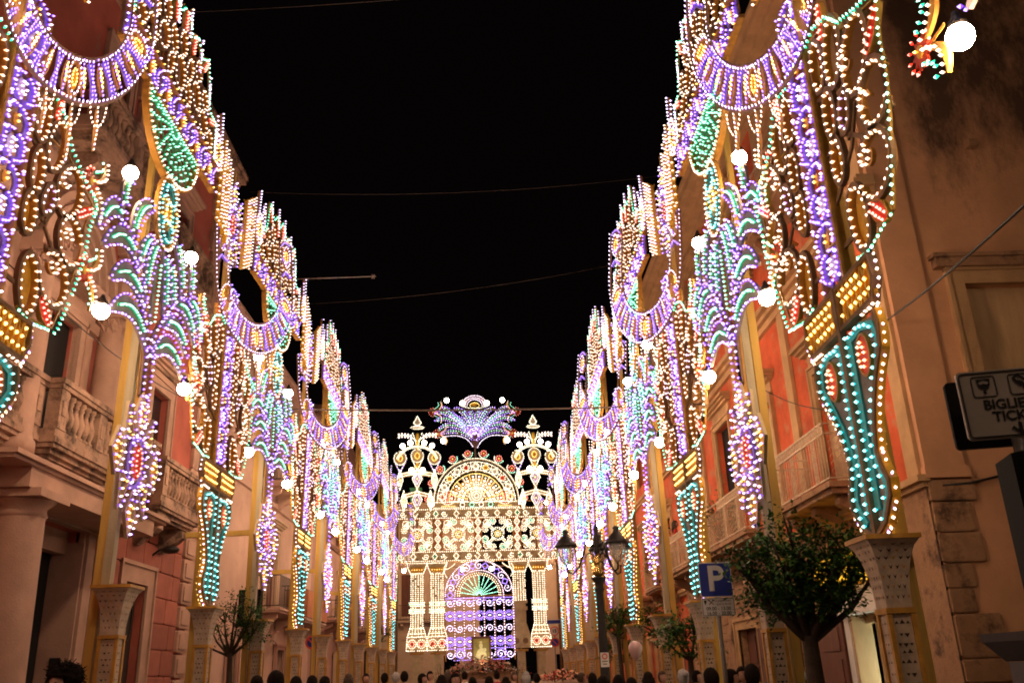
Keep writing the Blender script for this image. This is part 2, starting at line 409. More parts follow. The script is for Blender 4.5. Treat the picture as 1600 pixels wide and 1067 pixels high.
def crest_panel():
    p = Panel(ROW); B = p.b
    loop(p, 0, 11.62, .26, .36); loop(p, 0, 12.25, .2, .28)
    red_leaf(p, (0, 12.5), (0, 12.98), .15)
    for m in (1, -1):
        loop(p, .45*m, 11.5, .17, .26, 15*m); loop(p, .42*m, 12.0, .18, .3, -20*m); loop(p, .85*m, 11.75, .24, .3, 25*m); loop(p, .85*m, 12.3, .2, .26, -10*m, a0=-30, a1=290)
        loop(p, 1.32*m, 11.5, .26, .26, 0, a0=-140, a1=180); loop(p, 1.3*m, 11.98, .2, .22, 30*m); loop(p, 1.75*m, 11.42, .2, .2)
        red_leaf(p, (.45*m, 12.35), (.5*m, 12.85), .14); red_leaf(p, (1.05*m, 12.45), (1.25*m, 12.85), .13); red_leaf(p, (1.6*m, 11.75), (1.95*m, 11.9), .15)
        B.mat(1).ribbon([(.2*m, 11.2), (.3*m, 11.8), (.62*m, 12.1), (.66*m, 12.5)], .05, -.03, -.005)
        B.mat(1).ribbon([(.7*m, 11.2), (1.1*m, 11.6), (1.1*m, 12.1)], .05, -.032, -.007); B.mat(1).ribbon([(1.2*m, 11.2), (1.6*m, 11.3), (1.95*m, 11.25)], .05, -.034, -.009)
        out = [(.1*m, 12.98), (.35*m, 12.7), (.62*m, 12.9), (.9*m, 12.65), (1.28*m, 12.9), (1.42*m, 12.5), (1.5*m, 12.2), (1.62*m, 11.95), (2.0*m, 11.95), (2.05*m, 11.5), (2.1*m, 11.2)]
        p.run(out, 'G', .085, out=-1.6*m); B.mat(0).ribbon(offset(out, .03*m), .02, -.012, .012)
    for u, z, l in ((-2.15, 11.35, .75), (-1.55, 11.9, .8), (-.95, 12.4, .7), (-.3, 12.5, .75), (.3, 12.5, .75), (.95, 12.4, .7), (1.55, 11.9, .8), (2.15, 11.35, .75)):
        sp = [(u, z), (u*1.02, z+l)]; B.mat(0).ribbon([(u, z-.6), (u*1.02, z+l)], .03, -.045, -.03); p.run(sp, 'C', .075, n=-.03, cols='CCWC'); p.run([(u+.06, z), (u*1.02+.01, z+l*.7)], 'C', .09, n=-.03)
    return p
# ---- vase panel with purple spine
VASE = [(.83, 4.98), (.88, 4.82), (.84, 4.62), (.64, 4.4), (.50, 4.18), (.40, 3.95), (.345, 3.72), (.40, 3.56), (.49, 3.42), (.47, 3.28), (.28, 3.08), (.04, 2.97)]
def vase_panel():
    p = Panel(ROW); B = p.b
    B.mat(1).box(-.035, .035, 2.95, 5.55, -.03, .05)
    for m in (1, -1):
        v = [(a*m, b) for a, b in VASE]
        B.mat(1).ribbon(v, .05, -.05, .04); B.mat(6).ribbon(offset(v, .04*m), .02, -.06, .02)
        p.run(v, 'W', .088, n=.0, out=2.5*m, off=.05*m, cols='WWC')
        for u_, v_, nu, nv in resample(v, .12): p.bulb(u_*.84, v_, 'Y', -.055, (0, 0, -1), .022)  # rear bulbs added, hidden by the board, to brighten the post
        body = [(.05*m, 5.0)]+v+[(.05*m, 3.0)]
        B.mat(2).prism(body, -.028, -.012)
        chan = [(.13*m, 4.95), (.13*m, 4.2), (.12*m, 3.7), (.11*m, 3.2)]
        B.mat(7).ribbon(chan, .13, -.0115, .012); p.run(chan, 'T', .1, n=.014)
        c2 = [(.2*m, 4.93), (.45*m, 4.96), (.72*m, 4.88), (.78*m, 4.66), (.58*m, 4.38), (.42*m, 4.12), (.31*m, 3.86), (.26*m, 3.65), (.36*m, 3.46), (.38*m, 3.32), (.22*m, 3.1)]
        B.mat(7).ribbon(c2, .09, -.011, .011); p.run(c2, 'T', .11, n=.014)
        B.mat(8).prism(ell(.45*m, 4.66, .13, .2, 16), -.0105, .018); B.mat(0).ribbon(ell(.45*m, 4.66, .145, .215, 16), .025, -.0095, .03, True)
        p.run(ell(.45*m, 4.66, .07, .13, 14), 'O', .07, True, n=.02)
        # gold lattice head
        q = [(.06*m, 5.08), (.86*m, 5.08), (.98*m, 5.28), (.95*m, 5.52), (.06*m, 5.52)]
        B.mat(1).ribbon(q, .05, -.06, .045, True); B.mat(6).prism(q, -.028, -.02)
        for i in range(7):
            a = .12+.12*i; B.mat(6).ribbon([(a*m, 5.1), ((a+.1)*m, 5.5)], .025, -.0195, .02); B.mat(6).ribbon([((a+.1)*m, 5.1), (a*m, 5.5)], .025, -.0185, .021)
            p.bulb((a+.03)*m, 5.2, 'Y', .0, r=.026); p.bulb((a+.08)*m, 5.33, 'Y', .0, r=.026); p.bulb((a+.02)*m, 5.44, 'Y', .0, r=.026)
        p.run([(.9*m, 5.03), (1.03*m, 5.26), (1.0*m, 5.56)], 'W', .085, n=0, out=-2.5*m, cols='WC')
        p.run([(.88*m, 5.03), (.6*m, 5.03)], 'W', .09, n=.0)
    return p
def spine_panel():
    p = Panel(ROW); B = p.b; w = .29
    for m in (1, -1): B.mat(0).ribbon([(w*m, 5.56), (w*m, 9.2)], .05, -.07, .04)
    for i in range(5):
        z = 5.62+i*.74
        for m in (1, -1):
            s1 = [(.05*m, z+.02), (.2*m, z+.1), (.2*m, z+.32), (.06*m, z+.36)]
            B.mat(5).ribbon(s1, .1, -.02, .006); p.run(s1, 'P', .062, n=.01)
            s2 = bez((.04*m, z+.68), (.3*m, z+.66), (.2*m, z+.42), 8)
            B.mat(5).ribbon(s2, .08, -.022, .005); p.run(s2, 'P', .065, n=.01, cols='PPC')
            p.run([(.25*m, z), (.25*m, z+.7)], 'C', .13, n=.02, cols='CP')
        B.mat(4).prism(ell(0, z+.2, .08, .13, 10), -.024, -.004); p.run(ell(0, z+.2, .05, .09, 8), 'C', .07, True, n=.0)
        B.mat(6).prism(ell(0, z+.53, .05, .08, 8), -.023, .0); p.bulb(0, z+.5, 'Y', .004); p.bulb(0, z+.57, 'Y', .004)
        B.mat(1).ribbon([(-w, z+.39), (w, z+.39)], .035, -.03, .012)
    return p
def arabesque_panel(m):
    p = Panel(ROW); B = p.b
    if m:
        loop(p, .53*m, 8.02, .19, .33); loop(p, .95*m, 7.9, .23, .4, -14*m); loop(p, 1.42*m, 7.52, .31, .42, -32*m, a0=-90, a1=250); loop(p, 1.62*m, 6.92, .33, .34, 0, a0=20 if m > 0 else -160, a1=320 if m > 0 else 160)
        loop(p, 1.36*m, 6.28, .38, .35, 0, a0=-170 if m > 0 else -130, a1=130 if m > 0 else 170); loop(p, .62*m, 7.35, .16, .3); loop(p, .96*m, 7.15, .14, .24, -20*m, c='C'); loop(p, .6*m, 6.78, .16, .28); loop(p, .84*m, 5.98, .22, .38, 8*m)
        B.mat(6).prism(ell(.84*m, 5.98, .17, .33, 14), -.05, -.045); B.prism(ell(.6*m, 6.78, .11, .22, 12), -.05, -.045)
        red_leaf(p, (.78*m, 8.15), (.86*m, 8.62), .13); red_leaf(p, (1.62*m, 7.3), (2.06*m, 7.62), .16); red_leaf(p, (1.12*m, 5.95), (1.42*m, 5.68), .2)
        for pl in ([(.29*m, 6.4), (.5*m, 6.5), (.92*m, 6.75), (1.18*m, 7.12)], [(.29*m, 7.0), (.8*m, 6.98), (1.3*m, 6.62)], [(.29*m, 7.7), (.72*m, 7.6), (.78*m, 7.5)], [(.72*m, 7.7), (.78*m, 7.3), (.9*m, 6.85)], [(.29*m, 5.9), (.66*m, 5.9)], [(1.1*m, 6.6), (1.9*m, 6.6)]):
            B.mat(1).ribbon(pl, .05, -.03, -.004)
        # inner curls
        for (cx, cz, r, a) in ((1.45, 6.92, .12, 0), (1.3, 6.42, .12, 180), (1.25, 7.55, .13, 90)):
            s1 = spiral(cx*m, cz, r, .7, a, m, 8, .4); B.mat(0).ribbon(s1, .03, -.02, .02); p.run(s1, 'W', .08)
        out = [(.4*m, 8.36), (.62*m, 8.42), (.98*m, 8.3), (1.25*m, 8.0), (1.62*m, 7.86), (2.1*m, 7.72), (1.98*m, 7.3), (1.96*m, 6.9), (1.86*m, 6.5), (1.72*m, 6.1), (1.55*m, 5.68), (1.2*m, 5.62), (.95*m, 5.58), (.7*m, 5.62)]
        p.run(out, 'G', .085, out=1.6*m); B.mat(0).ribbon(offset(out, -.035*m), .02, -.012, .012)
    return p
def lyre_panel():
    """U-shaped garland, origin at its top (z 10.5)"""
    p = Panel(ROW); B = p.b; Z = 10.5
    zc = 9.85-Z
    inner = [(-1.32, .45)]+ell(0, zc, 1.32, 1.08, 21, 180, 360)+[(1.32, .45)]
    outer = [(-1.98, .45)]+ell(0, zc, 1.98, 1.78, 25, 180, 360)+[(1.98, .45)]
    B.mat(1).ribbon(inner, .04, -.025, .02); B.mat(1).ribbon(outer, .04, -.025, .02)
    p.run(inner, 'C', .085, n=.0, out=-2.2); p.run(outer, 'C', .1, n=.03)
    def rad(t, q): return ((1.32+(1.98-1.32)*q)*cos(radians(t)), zc+(1.08+(1.78-1.08)*q)*sin(radians(t)))
    for i in range(19):
        t = 201+i*(138/18)
        if i in (0, 9, 18):
            c = rad(t, .5); e = ell(c[0], c[1], .15, .27, 14, rot=(t-270)*.75)
            B.mat(0).ribbon(e, .04, -.03, .03, True); p.run(e, 'C', .08, True)
            B.mat(6).prism(ell(c[0], c[1], .09, .18, 10, rot=(t-270)*.75), -.012, .004); p.run(ell(c[0], c[1], .06, .14, 10, rot=(t-270)*.75), 'Y', .06, True, n=.006)
        elif i % 2:
            a = [rad(t-2.2, .1), rad(t, .5), rad(t-1, .92)]; b = [rad(t+2.2, .1), rad(t+.5, .5), rad(t+2, .92)]
            for q in (a, b): B.mat(5).ribbon(q, .07, -.022, .004); p.run(q, 'P', .062, n=.008)
        else:
            q = ell(*rad(t, .5), .055, .22, 10, rot=(t-270)*.75); B.mat(0).ribbon(q, .03, -.028, .02, True); p.run(ell(*rad(t, .5), .02, .16, 8, rot=(t-270)*.75), 'Y', .07, True)
            p.run([rad(t, .05), rad(t, .95)], 'P', .07, n=.0)
    for m in (1, -1):                                         # upright arms
        c = 1.65*m
        B.mat(6).prism(ell(c, .12, .1, .2, 10), -.012, .004); p.run(ell(c, .12, .07, .15, 10), 'Y', .06, True, n=.006)
        B.mat(0).ribbon(ell(c, .12, .15, .26, 14), .03, -.03, .03, True); p.run(ell(c, .12, .17, .28, 14), 'C', .08, True, n=.03)
        for k in (-1, 1):
            q = [(c-.2, -.22*k+.1-.25), (c-.05, -.1*k-.15), (c+.2, -.22*k+.1-.25)]
            B.mat(5).ribbon(q, .08, -.02, .005); p.run(q, 'P', .06, n=.008)
        q = bez((c-.22, .42), (c, .62), (c+.22, .42), 7); B.mat(5).ribbon(q, .09, -.02, .005); p.run(q, 'P', .06, n=.008)
        B.mat(1).ribbon([(c-.33, .46), (c+.33, .46)], .05, -.04, .03)
    for k, (u, l) in enumerate(((-.62, .62), (0, .8), (.62, .62))):            # candle drops
        z = zc-1.78*math.sqrt(1-(u/1.98)**2)-.08
        d = [(u, z), (u+.03, z-l*.5), (u, z-l)]
        B.mat(0).ribbon(d, sin_w(.11), -.02, .02); p.run(d, 'W', .07, n=.022, cols='WWC'); p.run(bez((u-.2, z+.02), (u-.17, z-.22), (u-.05, z-.3), 6), 'W', .08); p.run(bez((u+.2, z+.02), (u+.17, z-.22), (u+.05, z-.3), 6), 'W', .08)
    return p
def ladder_panel(m):
    p = Panel(ROW); B = p.b
    if m:
        for k in range(4):
            u = (.62+.17*k)*m; B.mat(6).ribbon([(u, 10.05+.1*k), (u+.05*m, 11.75+.12*k)], .055, -.04, .03); p.run([(u, 10.08+.1*k), (u+.05*m, 11.75+.12*k)], 'W', .075, n=.03, cols='WWWC')
        for r in range(9): z = 10.3+.18*r; B.mat(6).ribbon([(.6*m, z), (1.2*m, z+.03)], .03, -.055, -.041); p.run([(.68*m, z), (1.2*m, z+.03)], 'W', .13, n=-.03)
        e = ell(1.62*m, 11.55, .25, .38, 18); B.mat(0).ribbon(e, .05, -.03, .03, True); p.run(e, 'W', .08, True, cols='WC'); p.run(ell(1.62*m, 11.55, .1, .18, 10), 'Y', .07, True); p.run(ell(1.62*m, 11.55, .17, .28, 12), 'C', .09, True)
        B.mat(6).prism(ell(1.62*m, 11.55, .12, .2, 10), -.02, -.005)
        B.mat(1).ribbon([(.6*m, 10.9), (1.4*m, 11.45), (1.8*m, 12.2)], .02, -.03, -.02)
        sp = [(1.5*m, 11.95), (1.55*m, 12.5)]; B.mat(0).ribbon(sp, .05, -.02, .02); p.run(sp, 'C', .075); p.run([(1.75*m, 11.9), (1.85*m, 12.25)], 'C', .08)
    return p
def frame_mb(holes=True):
    """square column and capital, local, front to +x"""
    c = MB(); h = .115
    c.mat(0).box(-h, h, -h, h, -.3, 2.249)
    for sx in (-1, 1):
        for sy in (-1, 1): c.mat(1).box(sx*h-.022, sx*h+.022, sy*h-.022, sy*h+.022, -.3, 2.2485)
    c.mat(2)
    for i in range(26):
        z = .12+i*.085
        for k in range(3):
            a = (-.055+.055*k)+(.028 if i % 2 else 0)
            if abs(a) > .075: continue
            s = .014 if (i+k) % 2 else .01; up = 1 if i % 4 < 2 else -1
            for (ax, sg) in (('x', 1), ('y', -1), ('y', 1)):
                s *= 1.25
                if ax == 'x': c.pts0 = [(h+.003, a-s, z), (h+.003, a+s, z), (h+.003, a, z+up*s*1.3)]
                else: c.pts0 = [(a-s, sg*(h+.003), z), (a+s, sg*(h+.003), z), (a, sg*(h+.003), z+up*s*1.3)]
                n = c.pts(c.pts0); c.face((n, n+1, n+2))
    return c
def capital_mb():
    c = MB(); prof = [(.125, 2.3), (.13, 2.45), (.145, 2.6), (.175, 2.74), (.215, 2.85), (.26, 2.91)]
    for (r0, z0), (r1, z1) in zip(prof, prof[1:]):
        n = c.pts([(s*r0, t*r0, z0) for s, t in ((-1, -1), (1, -1), (1, 1), (-1, 1))]+[(s*r1, t*r1, z1) for s, t in ((-1, -1), (1, -1), (1, 1), (-1, 1))])
        c.mat(0)
        for i in range(4): j = (i+1) % 4; c.face((n+i, n+j, n+4+j, n+4+i))
    c.mat(1).box(-.275, .275, -.275, .275, 2.912, 2.955); c.box(-.142, .142, -.142, .142, 2.25, 2.3)
    def on(a, t, ax, sg):                                    # point on the flaring face
        i = min(int(t*5), 4); f = t*5-i; r = prof[i][0]+(prof[i+1][0]-prof[i][0])*f+.004; z = prof[i][1]+(prof[i+1][1]-prof[i][1])*f
        return (r, a*r, z) if ax == 'x' else (a*r, sg*r, z)
    for ax, sg in (('x', 1), ('y', -1), ('y', 1)):
        for i in range(7):
            for k in range(5):
                a = -.8+.4*k+(.2 if i % 2 else 0); t = .1+.12*i
                if abs(a) > .9: continue
                n = c.pts([on(a-.13, t+.06, ax, sg), on(a, t, ax, sg), on(a+.13, t+.06, ax, sg), on(a, t+.03, ax, sg)])
                c.mat(2 if (i+k) % 3 else 1); c.face((n, n+1, n+2, n+3))
    return c
ME = {}
def shared(key, fn):
    if key not in ME: ME[key] = fn()
    return ME[key]
def part_panel(root, name, fn, loc=(0, 0, 0), rot=(0, 0, 0), key=0):
    key = (key, DENS)
    if (name, key) not in ME:
        p = fn(); ME[name, key] = (p.b.mesh(name, PM), p.bulb_mesh(name+'_bulbs'))
    a, b = ME[name, key]; o = link(name, a, root, loc, rot); link('bulbs', b, o, kind='stuff'); return o
globe_me = MB().sphere((0, 0, 0), .110, 18, 12).mesh('globe', M_globe)
socket_me = MB().lathe([(.02, .24), (.035, .2), (.05, .16), (.075, .135), (.085, .075)], seg=8).mesh('socket', M_iron)
def column_parts(root):
    col = link('column', shared('column', lambda: frame_mb().mesh('column', [M_fret, M_gold, M_hole])), root)
    link('capital', shared('capital', lambda: capital_mb().mesh('capital', [M_fret, M_gold, M_hole])), col)
def vase_tower(x, y, z, rz, sg=-1):
    r = empty('vase_light_tower', (x, y, z), rz); column_parts(r)
    link('post', shared('postS', lambda: MB().box(-.25, -.12, -.065, .065, -.3, 9.0).box(-.23, -.14, -.045, .045, 9.0, 12.1).mat(1).box(-.119, -.05, -.05, .05, 5.5, 5.6).box(-.119, -.05, -.05, .05, 8.9, 9.0).mesh('post', [M_post, M_board])), r)
    part_panel(r, 'vase_panel', vase_panel, (.02, 0, 0)); part_panel(r, 'spine_panel', spine_panel); [part_panel(r, 'arabesque_panel', lambda m=m: arabesque_panel(m), (-.02, 0, 0), key=m) for m in (1, -1)]
    part_panel(r, 'lyre_panel', lyre_panel, (.3, -.34*sg, 10.25), (0, radians(-10), sg*radians(50))).scale = (1, .44, 1); [part_panel(r, 'ladder_panel', lambda m=m: ladder_panel(m), (-.06, 0, 0), key=m) for m in (1, -1)]
    part_panel(r, 'star_panel', star_panel, (-.16, 0, 10.8)).scale = (1, 1.2, 1); return r
def palm_tower(x, y, z, rz, beam=False):
    r = empty('palm_light_tower', (x, y, z), rz); column_parts(r)
    link('post', shared('postP', lambda: MB().box(-.20, -.08, -.11, .03, 2.966, 7.6).mat(1).box(-.33, -.205, -.065, .065, -.3, 9.0).box(-.31, -.22, -.045, .045, 9.0, 12.3).mat(2).box(-.07, -.02, -.03, .03, 5.4, 8.8).mesh('post', [M_postpale, M_post, M_gold])), r)
    if beam: link('tie_beam', shared('tie', lambda: MB().box(-2.4, -.331, -.05, .05, 4.85, 4.97).mesh('tie_beam', M_post)), r)
    part_panel(r, 'palm_panel', palm_panel, (.02, 0, 0))
    for u, v in ((2.35, 6.72), (2.52, 7.95)):
        for m in (1, -1): part_panel(r, 'flower', flower_one(m), (0, u*m, v), key=m)
    part_panel(r, 'star_panel', star_panel, (.03, 0, 4.72)).scale = (1, 1.22, 1)
    part_panel(r, 'medallion_panel', medallion_panel, (.06, 0, 0)); part_panel(r, 'fan_panel', fan_panel); part_panel(r, 'frieze_panel', frieze_panel); part_panel(r, 'crest_panel', crest_panel)
    for u, v in ((-1.74, 6.40), (1.74, 6.40), (-1.42, 8.74), (1.42, 8.74)):
        g = link('globe_lamp', globe_me, r, (.03, u, v)); link('socket', socket_me, g)
    return r
XL, XR = -5.2, 3.95
S0, P0, PER = 8.95, 12.98, 8.14
ORD = ['nearest', 'second', 'third', 'fourth', 'fifth', 'last']
for side, x, z, rz, who in (('west', XL, .04, 0, 'left'), ('east', XR, -.28, pi, 'right')):
    for k in range(6):
        DENS = (1, 1.1, 1.25, 1.45, 1.6, 1.6)[k]
        t = vase_tower(x, S0+PER*k-(.4 if k == 0 and side == 'west' else 0), z, rz, -1 if side == 'west' else 1)
        if side == 'east': t.scale = (1, 1, 1.045)
        t.rotation_euler = (random.uniform(-.006, .006), random.uniform(-.008, .008), rz+random.uniform(-.03, .03)*(k > 0))
        tag(t, 'vase panel light tower with purple spine, %s in the %s row' % (ORD[k], who), 'light tower', 'vase light towers along the street')
    for k in range(-1, 5):
        DENS = (1.0, 1.15, 1.3, 1.5, 1.6, 1)[k]
        t = palm_tower(x, P0+PER*k-(.72 if k < 0 and side == 'east' else 0), z, rz, side == 'west' and k > 0)
        if side == 'east': t.scale = (1, 1, 1.045)
        t.rotation_euler = (random.uniform(-.006, .006), random.uniform(-.008, .008), rz+random.uniform(-.04, .04)*(k > 0))
        tag(t, ('palm fan light tower with hanging star, %s in the %s row' % (ORD[k], who)) if k >= 0 else 'palm light tower beside the camera in the %s row, mostly outside the frame' % who, 'light tower', 'palm light towers along the street')
DENS = 1.0
# ------------------------------------------------------------------ ground
M_asph = pmat('paving_stone', (.10, .085, .075), .25, 1.2, .6, .3, 25)
M_side = pmat('pavement_stone', (.20, .17, .14), .25, 2, .75, .3, 20)
g = MB().box(-80, 80, -30, 200, -1.2, -.16).build('ground', M_asph); tag(g, kind='structure')
g = MB().box(-4.2, 3.0, -20, 70, -.159, -.15).build('road', M_asph); tag(g, kind='structure')
for nm, a, b in (('pavement', -8.5, -4.25), ('pavement', 3.05, 7.5)):
    o = MB().box(a, b, -20, 62, -.1595, -.03).build(nm, M_side); tag(o, kind='structure')

# ------------------------------------------------------------------ facades
M_salmon = pmat('plaster_red', (.40, .105, .075), .22, 1.3, .9, .3, 25, stain=((.30, .17, .13), .12, 1.5))
M_redblk = pmat('block_red', (.33, .105, .075), .18, 2.5, .9, .35, 30, rnd=.18)
M_stone = pmat('stone_pink', (.44, .27, .205), .18, 1.6, .88, .35, 35, rnd=.12)
M_stoned = pmat('stone_weathered', (.34, .21, .15), .3, 2.2, .92, .5, 25, stain=((.05, .032, .025), .5, 2.6))
M_pink = pmat('plaster_pink', (.52, .34, .27), .12, .9, .92, .2, 25, stain=((.42, .27, .21), .2, 1.2))
M_pinkd = pmat('plaster_rose', (.42, .24, .19), .12, .9, .92, .2, 25)
M_orange = pmat('plaster_orange', (.58, .105, .04), .28, 1.6, .92, .4, 22, stain=((.42, .24, .13), .32, 2.2))
M_ochre = pmat('stone_ochre', (.48, .29, .145), .22, 1.8, .9, .4, 30, rnd=.12)
M_ochred = pmat('stone_ochre_dirty', (.36, .20, .11), .3, 2, .92, .5, 25, stain=((.07, .04, .028), .4, 2.0))
M_south = pmat('plaster_south', (.55, .29, .16), .2, .9, .92, .3, 20)
M_cream2 = pmat('plaster_cream', (.56, .40, .28), .12, .8, .92, .2, 25, stain=((.44, .30, .21), .2, 1.1))
M_wood = pmat('wood_brown', (.13, .045, .028), .3, 5, .6, .25, 40, stretch=6)
M_woodp = pmat('wood_pale', (.50, .33, .18), .2, 5, .6, .2, 40, stretch=6)
M_cloth = pmat('cloth_orange', (.50, .20, .10), .15, 3, .9, .2, 60)
M_tile = pmat('roof_tile', (.22, .11, .075), .3, 4, .9, .4, 20)

class Fac(MB):
    pass
def fmap(side):
    if side == 'L': return lambda u, v, n: (-7.6+n, u, v)
    if side == 'R': return lambda u, v, n: (6.7-n, u, v)
    if side == 'S': return lambda u, v, n: (u, 13.292-n, v)
def fbuild(mb, name, mats, par, kind=None):
    o = link(name, mb.mesh(name, mats), par, kind=kind)
    if par: o.location = -wloc(par)
    return o
def wall(mp, u0, u1, v0, v1, ops, n=0, depth=.5, ends=(1, 1)):
    """wall sheet with real openings and reveals"""
    b = MB(mp); us = sorted({u0, u1, *[x for o in ops for x in (o[0], o[1])]}); vs = sorted({v0, v1, *[x for o in ops for x in (o[2], o[3])]})
    for a, c in zip(us, us[1:]):
        for d, e in zip(vs, vs[1:]):
            m, k = (a+c)/2, (d+e)/2
            if any(o[0] < m < o[1] and o[2] < k < o[3] for o in ops) or not (u0 <= m <= u1 and v0 <= k <= v1): continue
            b.quad((a, d, n), (c, d, n), (c, e, n), (a, e, n))
    for o in ops:
        dd = o[4] if len(o) > 4 else depth
        b.quad((o[0], o[2], n), (o[0], o[3], n), (o[0], o[3], n-dd), (o[0], o[2], n-dd)); b.quad((o[1], o[2], n), (o[1], o[3], n), (o[1], o[3], n-dd), (o[1], o[2], n-dd))
        b.quad((o[0], o[3], n), (o[1], o[3], n), (o[1], o[3], n-dd), (o[0], o[3], n-dd)); b.quad((o[0], o[2], n), (o[1], o[2], n), (o[1], o[2], n-dd), (o[0], o[2], n-dd))
    # back and sides so that the building has a body
    if ends[0]: b.quad((u0, v0, n), (u0, v1, n), (u0, v1, n-6), (u0, v0, n-6))
    if ends[1]: b.quad((u1, v0, n), (u1, v1, n), (u1, v1, n-6), (u1, v0, n-6))
    b.quad((u0, v1, n), (u1, v1, n), (u1, v1, n-6), (u0, v1, n-6))
    return b
blk = None
def block_mesh(m, key):
    def mk():
        bm = bmesh.new(); bmesh.ops.create_cube(bm, size=1); bmesh.ops.bevel(bm, geom=bm.edges[:], offset=.06, segments=1, affect='EDGES')
        me = bpy.data.meshes.new(key); bm.to_mesh(me); bm.free(); me.materials.append(m); return me
    return shared(key, mk)
def stone(par, mp, side, u0, u1, v0, v1, n0, n1, m, name='stone_block', key=None):
    c = Vector(mp((u0+u1)/2, (v0+v1)/2, (n0+n1)/2)); du, dv, dn = u1-u0, v1-v0, n1-n0
    sc = (du, dn, dv) if side == 'S' else (dn, du, dv)
    o = link(name, block_mesh(m, key or 'block_'+m.name), par); o.location = c-wloc(par); o.scale = sc
    o.rotation_euler = (random.uniform(-.004, .004),)*3
    return o
def moulding(b, u0, u1, v, n, steps):
    """stacked courses: (height, projection)"""
    z = v
    for h, p in steps: b.box(u0-p*.6, u1+p*.6, z, z+h, n-.05, n+p); z += h
    return z
def window(par, mp, u0, u1, v0, v1, fr, m, pane=M_dark, depth=.16, hood=None, sill=True, leaf=None, n=0, open_shutter=None):
    depth = min(depth, .16)
    b = MB(mp)
    b.box(u0-fr, u0, v0, v1, n-.02, n+.07); b.box(u1, u1+fr, v0, v1, n-.02, n+.07); b.box(u0-fr, u1+fr, v1, v1+fr, n-.02, n+.072)
    b.box(u0-fr-.03, u0-fr+.03, v0, v1+fr, n-.02, n+.1); b.box(u1+fr-.03, u1+fr+.03, v0, v1+fr, n-.02, n+.1); b.box(u0-fr-.03, u1+fr+.03, v1+fr-.03, v1+fr+.03, n-.02, n+.102)
    if hood:
        b.box(u0-fr, u1+fr, v1+fr+.03, v1+fr+hood, n-.02, n+.04); moulding(b, u0-fr-.1, u1+fr+.1, v1+fr+hood, n, ((.07, .14), (.06, .22), (.08, .3)))
    if sill: b.box(u0-fr-.1, u1+fr+.1, v0-.12, v0, n-.02, n+.14)
    w = fbuild(b, 'window', m, par)
    p = MB(mp); p.quad((u0, v0, n-depth), (u1, v0, n-depth), (u1, v1, n-depth), (u0, v1, n-depth)); link('pane', p.mesh('pane', pane), w)
    if leaf:
        k = 2
        for i in range(k):
            a = u0+(u1-u0)*i/k; c = u0+(u1-u0)*(i+1)/k; q = MB(mp); q.box(a+.01, c-.01, v0, v1, n-depth+.02, n-depth+.06)
            for s in range(3): z0 = v0+(v1-v0)*(s+.08)/3; z1 = v0+(v1-v0)*(s+.92)/3; q.box(a+.1, c-.1, z0, z1, n-depth+.06, n-depth+.075)
            link('shutter_leaf', q.mesh('shutter_leaf', leaf), w)
    return w
def corbel_poly(d, h): return [(0, 0), (d*.25, -.02), (d*.45, h*.25), (d*.8, h*.42), (d, h*.62), (d*.98, h*.9), (d*.9, h), (0, h)]
def corbel(b, u, w, v, h, d):
    """scroll bracket with top at v"""
    poly = corbel_poly(d, h); k = len(poly); n = b.pts([(u-w/2, v-h+z, x) for x, z in poly]+[(u+w/2, v-h+z, x) for x, z in poly])
    b.face([n+i for i in range(k)]); b.face([n+k+i for i in range(k)][::-1])
    for i in range(k): j = (i+1) % k; b.face((n+i, n+k+i, n+k+j, n+j))
baluster_me = MB().lathe([(.075, 0), (.075, .06), (.045, .08), (.05, .12), (.085, .24), (.08, .32), (.045, .44), (.04, .5), (.06, .54), (.04, .57), (.075, .6), (.075, .66)], seg=10).mesh('baluster', M_stoned)
def stone_balcony(par, mp, u0, u1, v, d, piers, corb, step=None):
    """v: floor level; d: projection"""
    b = MB(mp); z = v-.32
    for h, p in ((.06, -.16), (.09, -.1), (.07, -.03), (.1, 0.)): b.box(u0+(-p), u1-(-p), z, z+h, 0, d+p); z += h
    b.box(u0, u1, v, v+.13, d-.2, d-.02); b.box(u0+.02, u0+.2, v+.002, v+.128, 0, d-.205); b.box(u1-.2, u1-.02, v+.002, v+.128, 0, d-.205)
    z = v+.13+.66
    b.box(u0-.02, u1+.02, z, z+.07, d-.23, d+.02); b.box(u0-.05, u1+.05, z+.07, z+.16, d-.26, d+.05)
    b.box(u0, u0+.2, z+.002, z+.15, 0, d-.265); b.box(u1-.2, u1, z+.002, z+.15, 0, d-.265)
    for a in piers: b.box(a-.14, a+.14, v+.13, z, d-.22, d); b.box(a-.07, a+.07, v+.35, v+.6, d, d+.02)
    for u, w in corb: corbel(b, u, w, v-.322, .5, d*.8)
    o = fbuild(b, 'balcony', M_stoned, par)
    ps = sorted(piers)
    for a, c in zip(ps, ps[1:]):
        k = max(1, int((c-a-.28)/.2))
        for i in range(k):
            u = a+.14+(c-a-.28)*(i+.5)/k; q = link('baluster', baluster_me, o); q.location = Vector(mp(u, v+.13, d-.11))
    for uu in (u0+.11, u1-.11):
        for i in range(2): q = link('baluster', baluster_me, o); q.location = Vector(mp(uu, v+.13, .12+.2*i))
    return o
bar_me = {}
